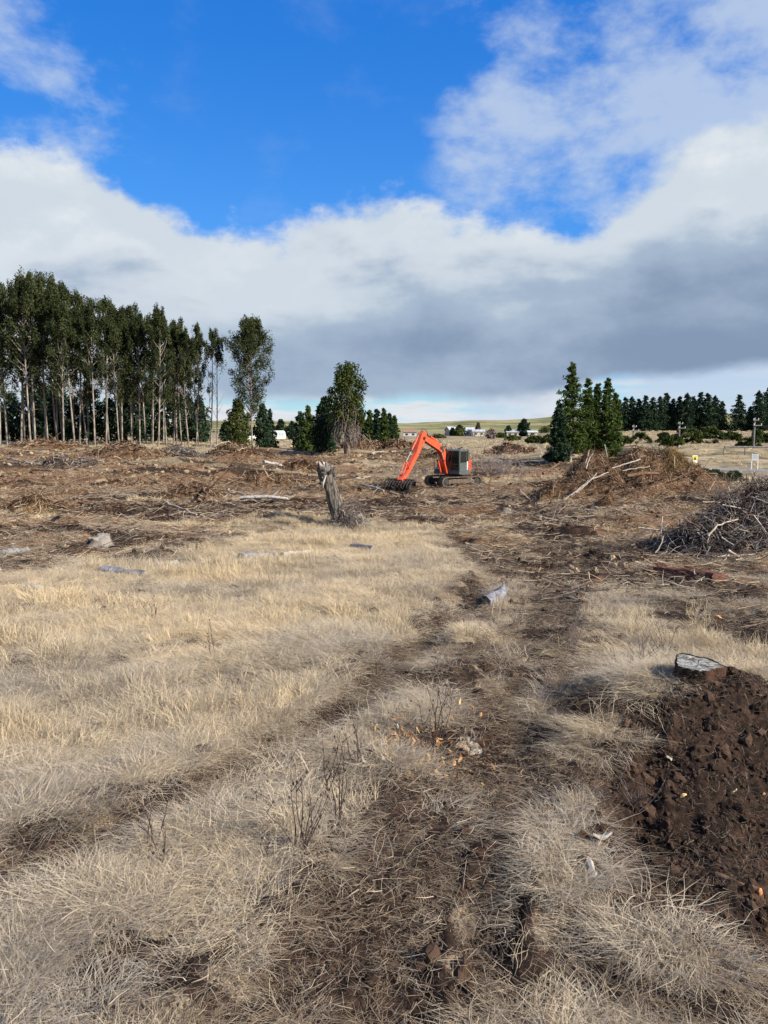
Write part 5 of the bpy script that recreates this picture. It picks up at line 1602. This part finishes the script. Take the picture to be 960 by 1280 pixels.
def build_slash():
    # big pile in front of the pine clump
    cx, cy = 15.2, 50.0
    hb = pile(cx, cy, ((-2.4, 0, 1.5, 1.8, 2.1), (-.4, .5, 1.5, 1.8, 2.35), (1.2, .2, 1.3, 1.8, 1.7), (3.0, .5, 1.7, 1.8, 2.1), (.5, -2.6, 3.8, 1.8, .8), (-4.6, -.5, 1.4, 1.6, 1.0), (5.2, -.6, 1.8, 2, .9)),
              'biggest brown slash pile, heaped with roots and branches in front of the pine clump', LIT_BROWN, ((2000, .7, .017, BARKST), (1500, .8, .017, WOODST)), 700, rough=.42, res=80)
    # tan needle heap on its right shoulder
    pile(18.6, 50.0, ((0, 0, 1.5, 1.5, 2.5),), 'tan heap of dead needles at the right end of the biggest slash pile', LIT_TAN, ((900, .6, .014, grassmat('needle_sticks', (.26, .17, .075), (.42, .30, .15), (.2, .12, .05))),), 701, rough=.2)
    # grey brush pile, right edge
    h2 = pile(11.6, 24.2, ((-.5, 0, 1.0, 1.2, 1.0), (.6, .3, 1.0, 1.2, 1.65), (1.9, .4, 1.5, 1.4, 2.0), (-1.9, -.2, .9, 1.1, .55), (3.4, .3, 1.5, 1.4, 2.0), (.6, -1.4, 1.8, .8, .5)),
              'grey tangled brush pile at the right edge of the picture', LIT_GREY, ((2300, .9, .011, STICK_GREY), (700, .7, .010, BARKST), (160, 1.5, .02, STICK_GREY)), 702, rough=.35, res=70)
    gp = 'slash heaps across the cleared field'
    spec = [(150, 573, 100, 20, 'brown slash heap in front of the eucalypt stand, with a dark pole on top', LIT_BROWN), (45, 561, 90, 12, 'low slash heap at the left edge under the eucalypts', LIT_BROWN),
            (290, 574, 90, 22, 'brown slash heap below the white caravan and lone eucalypt', LIT_BROWN), (398, 556, 44, 13, 'small slash heap left of the vine covered tree foot', LIT_BROWN),
            (446, 561, 56, 14, 'slash heap right at the foot of the vine covered tree', LIT_BROWN), (497, 563, 50, 13, 'slash heap behind the excavator arm', LIT_BROWN),
            (638, 568, 56, 14, 'low brown heap beyond the excavator, right of its cab', LIT_BROWN), (230, 628, 90, 22, 'low root heap in the turned earth left of the broken tree trunk', LIT_BROWN),
            (330, 612, 110, 24, 'slash heap with a long log on top, left of the broken tree trunk', LIT_BROWN), (70, 585, 80, 14, 'grey brush heap left of the pole topped slash heap', LIT_GREY),
            (225, 572, 56, 13, 'small grey slash heap between two brown heaps at the left', LIT_GREY), (555, 575, 50, 12, 'brown heap of loose branches directly behind the excavator boom', LIT_BROWN),
            (375, 590, 60, 14, 'flat litter heap left of the broken trunk top', LIT_BROWN), (30, 640, 90, 16, 'low tan heap in the slash at the left edge', LIT_TAN), (150, 610, 80, 12, 'low brown ridge of litter in the left field', LIT_TAN)]
    for i, (px, py, w, h, lb, m_) in enumerate(spec):
        x, y = hit(px, py, H0); W = w / F * y; hh = h / F * y * .8
        pile(x, y + W * .2, ((-.04 * W, 0, W * .2, W * .26, hh), (-W * .3, W * .1, W * .2, W * .2, hh * .55), (W * .2, -.05 * W, W * .17, W * .2, hh * .75), (W * .42, .05 * W, W * .15, W * .15, hh * .45)), lb, m_,
             ((420, max(.6, .011 * y), .00042 * y + .004, BARKST if m_ is not LIT_GREY else STICK_GREY), (240, max(.6, .011 * y), .00042 * y, WOODST)), 710 + i, rough=.30 * max(.6, hh / 1.4), res=44, group=gp)

    def on(px, py, y, dz=0): x = wx(px, y); return (x, y, CAMZ - (py - 535) / F * y + dz)
    # branches on the big pile
    br = [((721, 616), (746, 591), 47.2, 47.8, .075, 2, 'thick pale branch leaning at the left of the biggest slash pile'),
          ((705, 626), (761, 590), 46.2, 47.6, .07, 0, 'long grey branch below the thick pale one on the biggest slash pile'),
          ((797, 622), (815, 609), 46, 46.6, .06, 2, 'short pale broken branch on the front slope of the biggest slash pile'),
          ((679, 592), (699, 579), 49, 50, .13, 1, 'dark stump end poking from the left end of the biggest slash pile'),
          ((784, 595), (823, 592), 46.6, 47.2, .20, 1, 'black charred log jutting across the middle of the biggest slash pile'),
          ((755, 556), (759, 572), 49.5, 49.2, .05, 0, 'upright grey stick on the crest of the biggest slash pile'),
          ((788, 565), (797, 578), 48.5, 48, .07, 1, 'dark bent branch near the crest of the biggest slash pile'),
          ((765, 585), (800, 574), 47.6, 48.2, .07, 0, 'grey branch lying across the crown of the biggest slash pile'),
          ((733, 586), (741, 566), 48.4, 49.2, .05, 0, 'grey upright limb at the left crest of the biggest slash pile'),
          ((840, 600), (868, 588), 47, 47.6, .06, 1, 'brown branch below the tan needle heap'),
          ((880, 627), (925, 628), 42, 43, .05, 2, 'thin pale stick lying on the slope right of the biggest slash pile'),
          ((778, 588), (812, 583), 46.9, 47.6, .045, 2, 'thin pale limb just above the black charred log')]
    for i, (a, b, ya, yb_, r, m_, lb) in enumerate(br): branch(on(*a, ya), on(*b, yb_), r * .68, WOODB[m_], lb, 800 + i, 2 if r < .1 else 0)
    # branches of the right brush pile
    br = [((915, 689), (964, 722), 21.6, 21.0, .065, 2, 'pale peeled branch sticking out low from the grey brush pile'),
          ((905, 631), (958, 641), 23.6, 24, .035, 0, 'long bare grey branch along the top of the grey brush pile'),
          ((889, 671), (926, 649), 22.6, 23.4, .045, 2, 'pale forked branch across the middle of the grey brush pile'),
          ((823, 692), (832, 671), 22.8, 23.2, .03, 2, 'short white stick leaning at the left end of the grey brush pile'),
          ((864, 653), (878, 660), 23, 22.8, .05, 1, 'short dark stick on the left shoulder of the grey brush pile'),
          ((800, 660), (845, 665), 25, 25, .025, 0, 'thin stick lying left of the grey brush pile'),
          ((906, 672), (922, 682), 22.2, 22, .035, 0, 'grey stick end pointing left out of the grey brush pile'),
          ((925, 701), (975, 700), 21.2, 21.6, .035, 2, 'straight pale branch lying under the grey brush pile'),
          ((900, 697), (970, 692), 21.8, 22, .04, 0, 'long arched grey branch at the foot of the grey brush pile'),
          ((925, 755), (962, 745), 18.6, 18.8, .06, 0, 'grey broken branch on the soil below the pale peeled branch'),
          ((948, 760), (975, 752), 18.2, 18.6, .05, 2, 'pale branch end at the right edge below the brush pile'),
          ((862, 709), (900, 719), 20.6, 20.2, .055, 1, 'brown limb lying on top of the reddish log'),
          ((935, 612), (975, 640), 26, 25, .05, 0, 'grey limb crossing the top right of the grey brush pile'),
          ((874, 640), (900, 655), 24, 23.4, .035, 0, 'slim grey limb sloping down the left top of the grey brush pile')]
    for i, (a, b, ya, yb_, r, m_, lb) in enumerate(br): branch(on(*a, ya), on(*b, yb_), r * .68, WOODB[m_], lb, 830 + i, 3)
    # long sticks and logs in the left field
    lf = [((128, 550), (152, 569), 1, .10, 'dark pole leaning on the brown slash heap before the eucalypts', 4), ((285, 617), (326, 628), 2, .07, 'long pale stick lying between the slash heaps and the broken trunk', .25),
          ((205, 634), (246, 648), 2, .07, 'thin pale stick on the turned earth in the left field', .3), ((330, 592), (352, 590), 0, .16, 'thick grey log on top of the slash heap left of the broken trunk', 1.1),
          ((10, 578), (40, 583), 0, .10, 'pale crooked log at the far left of the field', .4), ((100, 579), (150, 582), 0, .11, 'long pale log lying below the pole topped slash heap', .3),
          ((150, 598), (205, 578), 1, .08, 'long dark branch across the tan grass strip in the left field', .3), ((40, 592), (65, 592), 1, .10, 'dark short log left in the brown litter', .3),
          ((300, 632), (362, 630), 0, .12, 'long grey root lying at the edge of the dark turned strip', .35), ((85, 656), (110, 640), 1, .08, 'dark bent root standing in the left turned earth', .8),
          ((465, 570), (480, 566), 0, .09, 'short grey log near the slash heap behind the excavator arm', .3), ((250, 622), (262, 646), 1, .10, 'dark curved root stub in the root heap', .9),
          ((360, 578), (395, 583), 0, .10, 'grey limb lying beside the broken trunk top', .3), ((445, 604), (470, 598), 2, .07, 'pale broken limb between the broken trunk and the excavator rake', .4),
          ((452, 612), (480, 618), 0, .09, 'grey limb on the ground left of the excavator rake', .3), ((610, 574), (626, 566), 1, .10, 'dark limb in the bare brush right of the cab', .8)]
    for i, (a, b, m_, r, lb, dz) in enumerate(lf):
        A = np.array(P(*a)); B = np.array(P(*b))
        if dz == 4: B = np.array(P(152, 573)); A = np.array(on(128, 550, B[1] - 1)); B[2] += .4
        else: A[2] += dz * .8 + r; B[2] += dz * .4 + r
        if np.linalg.norm(A - B) > 9: B = A + (B - A) / np.linalg.norm(B - A) * 7
        branch(A, B, r, WOODB[m_], lb, 860 + i, 2)
    # logs lying in the grass
    log(604, 760, 628, 744, .17, WOODB[4], 'silver grey log lying in the wheel track, below the field centre', 3, end=simple('dark_log_end', (.03, .03, .03), (.10, .09, .08), 6, .9, bd=0), lift=1.2)  # end faces coloured darker than the usual cut wood
    log(302, 700, 342, 697, .15, WOODB[4], 'silver grey log lying in pale grass left of the broken trunk', 4, lift=1.1)
    log(352, 697, 386, 693, .11, WOODB[0], 'thin grey log in the grass just below the broken trunk', 5, lift=.9)
    log(128, 716, 182, 722, .12, WOODB[4], 'long silver log in the grass at the left, below the dark soil strip', 6, lift=1.3)
    log(180, 712, 222, 706, .11, WOODB[0], 'brown grey log touching the right end of the long silver log', 7, lift=1.0)
    log(2, 698, 33, 693, .17, simple('whitened_wood', (.11, .11, .10), (.25, .24, .225), 6, .8, .1, bd=.01, c3=(.25, .24, .22)), 'whitened log at the left edge beside the dark soil', 8, lift=1.3)
    log(30, 736, 52, 739, .09, WOODB[0], 'small pale log in the grass at the left edge', 9, lift=1.2)
    log(440, 684, 466, 687, .09, WOODB[4], 'small silver plank shaped log right of the broken trunk base', 10, lift=1.1)
    log(372, 786, 408, 788, .07, WOODB[0], 'flat pale bit of timber half buried in the grass left of the ruts', 11, lift=.9)
    log(812, 716, 900, 726, .24, WOODB[3], 'reddish barked log on the dark soil below the grey brush pile', 12, lift=.15, end=simple('red_heartwood', (.07, .035, .022), (.16, .06, .035), 8, .85, bd=0))
    log(896, 1098, 950, 1118, .042, WOODB[1], 'brown broken limb lying in the dug hole at the lower right', 13, lift=1.0, end=simple('orange_heartwood', (.36, .14, .05), (.48, .22, .09), 8, .8, bd=0))
    # stumps
    orange = simple('orange_inner_bark', (.024, .017, .013), (.055, .036, .026), 9, .95, .05, (1, 1, .3), .06, c3=(.075, .038, .024))
    x, y = STUMP_XY
    stump(x + .02, y + .12, .26, .20, 'sawn stump with a silvered top on the dug bank at the right', 2, orange, CUTOLD, .22, z=float(H(x, y + .1)) - .01, jag=.05, tiltx=.03)
    pal = simple('bleached_stump_wood', (.10, .09, .075), (.24, .215, .18), 5, .85, .1, (1, 1, .4), .02, c3=(.20, .17, .14))
    x, y = at(629, 642); stump(x, y, .42, .34, 'bleached white stump on the bare ground right of the excavator', 5, pal, CUT, .6, jag=.14)
    x, y = at(124, 682); stump(x, y, .34, .36, 'whitish stump at the edge of the dark soil in the left field', 6, pal, CUT, .7, jag=.18)
    x, y = at(585, 935); stump(x, y, .13, .10, 'small splintered grey stump between the wheel ruts', 8, simple('grey_lichen_bark', (.13, .11, .09), (.34, .31, .27), 12, .9, bd=.01), simple('torn_wood', (.12, .09, .065), (.32, .26, .18), 20, .85, bd=.01), .7, jag=.22)
    x, y = at(762, 636)
    # tan grassy clump at the foot of the pile
    pile(at(762, 636)[0], at(762, 636)[1] + .5, ((0, 0, .62, .6, .75),), 'rounded tan root ball at the foot of the biggest slash pile', LIT_TAN, ((260, .3, .010, BARKST),), 741, rough=.08, res=30, name='root_ball')


def build_snag():
    x, y = at(420, 662); z = float(H(x, y)) - .1; sc = y / F
    r = empty('broken_tree_trunk', (x, y, z), 0, 'leaning grey broken tree trunk with a jagged top standing in the grass', 'tree trunk')
    bark = simple('grey_fissured_bark', (.055, .046, .039), (.21, .185, .155), 11, .95, .05, (1, 1, .16), .09, contrast=(.40, .62), c3=(.05, .04, .033))
    mb = MB(); g = np.random.default_rng(12); rr = random.Random(5)
    cen = [(10, 0, 0), (6, 0, 12), (2, 0, 26), (-2, 0, 42), (-6, 0, 54), (-10, 0, 66), (-13, 0, 78), (-14, 0, 86)]
    rad = [13, 10, 8.6, 8.8, 8.0, 9.0, 9.4, 7]
    K = 22; vs = []; pr = [rr.uniform(.84, 1.15) for _ in range(K)]
    for i, (c, q) in enumerate(zip(cen, rad)):
        for k in range(K):
            a = 2 * math.pi * k / K; f = pr[k] * (1 + .16 * math.sin(i * 2.1 + k * .9)) * q + rr.uniform(-.6, .6)
            top = (i == len(cen) - 1) * rr.uniform(-5, 4)
            vs.append(((c[0] + math.cos(a) * f) * sc, (c[1] + math.sin(a) * f) * sc, (c[2] + top) * sc))
    n = len(cen) - 1
    mb.add(vs, [(i * K + k, i * K + (k + 1) % K, (i + 1) * K + (k + 1) % K, (i + 1) * K + k) for i in range(n) for k in range(K)], 0, True)
    trunk = mb.build('trunk', bark, r)
    q = MB(); ring = [np.array(v) for v in vs[-K:]]; c = sum(ring) / K - np.array((0, 0, 4 * sc)); q.add(ring + [c], [(k, (k + 1) % K, K) for k in range(K)]); q.build('broken_top', simple('torn_pale_wood', (.18, .155, .125), (.36, .32, .27), 9, .85, bd=.01), trunk)
    # pale torn slivers, broken stubs
    wht = simple('white_sliver_wood', (.46, .42, .35), (.56, .51, .44), 9, .8, bd=0)
    q = MB(); q.tube([(-15 * sc, -11.5 * sc, 56 * sc), (-14.5 * sc, -13 * sc, 63 * sc), (-11 * sc, -12 * sc, 72 * sc)], [.015, .05, .03], 6); q.build('torn_sliver', wht, r)
    for k in range(9):
        a = rr.uniform(-2.6, .3); h = rr.uniform(58, 86); q = MB(); b = (-11 + math.cos(a) * 9, math.sin(a) * 9, h); e = (b[0] + math.cos(a) * rr.uniform(3, 8), b[1] + math.sin(a) * 4, h + rr.uniform(-2, 9))
        q.tube([(v[0] * sc, v[1] * sc, v[2] * sc) for v in (b, e)], [2.6 * sc, 1.0 * sc], 6); q.build('stub', bark, r)
    # tangle of roots and sticks at the base
    def fn(n_):
        a = g.uniform(0, 6.28, n_); q_ = np.sqrt(g.random(n_)); px_ = 14 + np.cos(a) * q_ * 30; py_ = np.sin(a) * q_ * 22; pz = 44 * (1 - q_) * g.random(n_) ** .6
        nn = np.stack([np.cos(a) * .6, np.sin(a) * .6 - .3, np.full(n_, .8)], 1); nn /= np.linalg.norm(nn, axis=1)[:, None]
        return np.stack([px_, py_, pz], 1) * sc, nn
    o = link_mesh('tangled_sticks', stick_cloud(fn, 800, .85, .013, g, .1, .7), STICK_GREY, r); o['kind'] = 'stuff'
    for k in range(9):
        a = -2.8 + k * .36; q = MB(); pts = [np.array((8, -6, 26 - k % 3 * 5)) * sc]
        d = np.array((math.cos(a) * 1.0 + .25, math.sin(a) * .6, -.35))
        for j in range(4): pts.append(pts[-1] + d * 8 * sc * rr.uniform(.7, 1.1)); d = d + np.array((0, 0, -.22)) + g.normal(0, .12, 3)
        q.tube(pts, [.035, .03, .024, .018, .010], 6); q.build('root', bark, r)


def build_chips():
    cols = [simple('orange_split_wood', (.46, .20, .07), (.66, .36, .15), 30, .8, bd=0), simple('yellow_split_wood', (.44, .28, .11), (.60, .43, .20), 30, .8, bd=0), simple('white_split_wood', (.26, .23, .185), (.38, .34, .28), 30, .8, bd=0),
            simple('red_bark_chip', (.20, .06, .03), (.36, .13, .06), 30, .9, bd=0)]
    g = np.random.default_rng(17)
    spots = [(575, 884, 1, .055, 'yellow upright splinter of split wood just beyond the small splintered stump'), (590, 892, 0, .045, 'orange wood splinter beside the yellow upright splinter'), (601, 900, 0, .045, 'flat orange wood chip right of the small splintered stump'),
             (592, 931, 2, .05, 'white wood chip at the foot of the small splintered stump'), (498, 915, 2, .04, 'pale chip on top of the orange bark cluster left of the rut'),
             (492, 925, 0, .06, 'orange bark piece in the cluster left of the rut, upper one'), (486, 938, 3, .06, 'red bark piece in the cluster left of the rut, lower one'), (470, 918, 1, .06, 'yellow splinter at the left of the orange bark cluster'),
             (515, 950, 1, .05, 'yellow wood chip in the middle of the splinter field'), (545, 945, 1, .045, 'yellow wood chip nearest the rut'), (567, 962, 0, .055, 'orange wood chip in the rut edge'), (455, 957, 2, .05, 'white flat chip at the far left of the splinters'),
             (480, 955, 2, .035, 'small white chip among the left splinters'), (535, 955, 0, .05, 'orange splinter between two yellow chips'), (854, 1003, 1, .045, 'bright yellow wood chip on the dark dug soil'), (917, 998, 1, .05, 'yellow splinter standing in the wall of the hole'),
             (952, 1003, 0, .06, 'orange broken wood at the right edge of the hole'), (752, 1055, 2, .09, 'flat weathered grey chip at the left rim of the hole'), (738, 1098, 2, .09, 'long white splinter lying at the left rim of the hole'),
             (836, 955, 2, .06, 'thin white stick on the dark slope below the big stump'), (834, 772, 2, .08, 'white splinter lying on the soil above the big stump'), (898, 776, 0, .07, 'orange torn wood lying on the soil above the big stump'),
             (503, 905, 0, .05, 'orange sliver at the top of the splinter field'), (560, 905, 2, .04, 'pale chip between the stump and the bark cluster')]
    for i, (px, py, m_, s, lb) in enumerate(spots):
        s *= .8
        x, y, z = P(px, py); mb = MB(); n = 7; vs = []
        for k in range(n):
            t = k / (n - 1) - .5; w = s * .42 * (1 - abs(2 * t) ** 3 * .8) * g.uniform(.7, 1.2) + .004; zz = .35 * s * math.sin(t * 4 + i)
            vs += [(t * 2.2 * s, -w + g.normal(0, .003), zz), (t * 2.2 * s, w + g.normal(0, .003), zz), (t * 2.2 * s, w * .5, zz + .22 * s), (t * 2.2 * s, -w * .6, zz + .18 * s)]
        fs = [(4 * k + j, 4 * k + (j + 1) % 4, 4 * k + 4 + (j + 1) % 4, 4 * k + 4 + j) for k in range(n - 1) for j in range(4)] + [(3, 2, 1, 0), (4 * n - 4, 4 * n - 3, 4 * n - 2, 4 * n - 1)]
        mb.add(vs, fs); o = mb.build('wood_chip', cols[m_], None, loc=(x, y, z + .05 + .3 * s)); up = g.random() < .4 or 'upright' in lb or 'standing' in lb
        o.rotation_euler = (g.uniform(-.6, .6), -1.1 if up else g.uniform(-.3, .3), g.uniform(0, 6.28)); tag(o, lb, 'wood chip', 'fresh wood chips and splinters')


def weed(px, py, hpx, n, label, seed, m=None, name='dead_weed', lean=.25, r=.006, twigs=3, seedheads=True):
    x, y, z = P(px, py); dist = math.hypot(math.hypot(x, y), CAMZ - z); h = hpx / F * dist; g = np.random.default_rng(seed)
    root = empty(name, (x, y, z - .02), 0, label, 'dead plant'); m = m or WEEDM
    for k in range(n):
        mb = MB(); p0 = (g.normal(0, .04), g.normal(0, .04), 0); hh = h * g.uniform(.55, 1.0)
        d = (g.normal(0, lean), g.normal(0, lean), 1)
        pts = branchy(mb, p0, d, hh, r, g, n=7, wob=.10, up=.03)
        for j in range(twigs):
            q = pts[g.integers(2, 7)]; a = g.uniform(0, 6.28); p2 = branchy(mb, q, (math.cos(a) * .8, math.sin(a) * .8, 1.1), hh * g.uniform(.12, .3), r * .6, g, n=3, wob=.2)
            if seedheads: mb.tube([p2[-1] - (0, 0, .012), p2[-1], p2[-1] + (0, 0, .014)], [.004, .011, .003], 5)
        mb.build('stem', m, root)


WEEDM = simple('dark_dead_stalk', (.030, .020, .018), (.085, .060, .052), 20, .9, bd=0)


def build_weeds():
    for i, a in enumerate(((372, 1062, 120, 5, 'tallest clump of dark dead stalks left of the wheel rut'), (383, 1068, 105, 4, 'dark dead stalks leaning against the tallest dark clump'), (422, 1025, 105, 4, 'slim dark dead stalks beside the orange bark cluster'),
                           (410, 995, 90, 3, 'thin dark stalks behind the slim ones near the bark cluster'), (190, 1060, 90, 3, 'lone dark dead stalks in the shaded grass at the lower left'), (212, 1090, 95, 3, 'dark stalks just right of the lone lower left stalks'),
                           (325, 1010, 45, 2, 'short broken dark stalk with a leaf beside the rut'), (548, 925, 85, 4, 'mauve dead stalks standing beside the small splintered stump'), (535, 945, 95, 3, 'leaning mauve stalk left of the small splintered stump'),
                           (338, 1080, 40, 2, 'short dark twig at the shaded hollow'), (295, 862, 30, 2, 'dark seed head twig leaning in the pale grass'), (265, 826, 60, 2, 'thin upright stalk in the middle of the pale grass'),
                           (190, 775, 45, 4, 'brown leafy dead weed in the left grass'), (445, 960, 70, 4, 'dark reddish stalks at the left of the splinter field'), (800, 1130, 70, 4, 'dead grey stalks on the left rim of the hole'))):
        weed(*a[:2], a[2] * 1.1, a[3], a[4], 900 + i, r=.007, lean=.16, twigs=2)
    brm = simple('mauve_dead_twig', (.075, .058, .056), (.17, .14, .13), 20, .9, bd=0)
    for i, a in enumerate(((720, 795, 50, 9, 'bare grey twiggy shrub right of the silver log'), (800, 830, 60, 10, 'largest mauve bare shrub left of the big stump'), (785, 845, 45, 8, 'smaller mauve bare shrub in front of the largest one'),
                           (830, 815, 50, 8, 'bare tan shrub just above the big stump'), (713, 815, 34, 6, 'low bare twigs at the foot of the grey twiggy shrub'), (790, 1010, 60, 8, 'dry grey bush hanging over the left side of the hole'),
                           (775, 960, 45, 6, 'dry grey twigs at the upper left of the hole'))):
        weed(*a, 940 + i, m=brm, name='bare_shrub', lean=.55, r=.006, twigs=6, seedheads=False)
    for i, (px, py, w, h, n, lb) in enumerate(((618, 592, 60, 42, 60, 'bare mauve brushwood thicket right of the excavator cab'), (645, 597, 50, 22, 40, 'low bare brushwood further right of the excavator cab'), (905, 622, 60, 26, 50, 'bare grey brushwood above the grey brush pile'),
                                              (940, 612, 60, 34, 50, 'bare grey brushwood at the right edge below the road'), (520, 592, 50, 18, 40, 'bare twiggy brush under the excavator arm'), (600, 546, 30, 14, 20, 'small bare bush before the white farm sheds'))):
        x, y, z = P(px, py); g = np.random.default_rng(970 + i); W = w / F * y; hh = h / F * y; mb = MB()
        for k in range(n):
            branchy_p = (g.normal(0, .28) * W, g.normal(0, .2) * W, 0)
            pts = branchy(mb, branchy_p, (g.normal(0, .5), g.normal(0, .5), 1), hh * g.uniform(.5, 1), .018 * y / 60, g, n=5, wob=.22)
            for j in range(4): branchy(mb, pts[g.integers(1, 5)], (g.normal(0, 1), g.normal(0, 1), .8), hh * g.uniform(.2, .45), .010 * y / 60, g, n=3, wob=.25)
        o = mb.build('bare_brushwood', M_GREYB if i != 0 else simple('mauve_brushwood', (.15, .12, .115), (.30, .25, .23), 6, .9), None, loc=(x, y, z)); tag(o, lb, 'dead bush')


build_slash(); build_snag(); build_chips(); build_weeds()
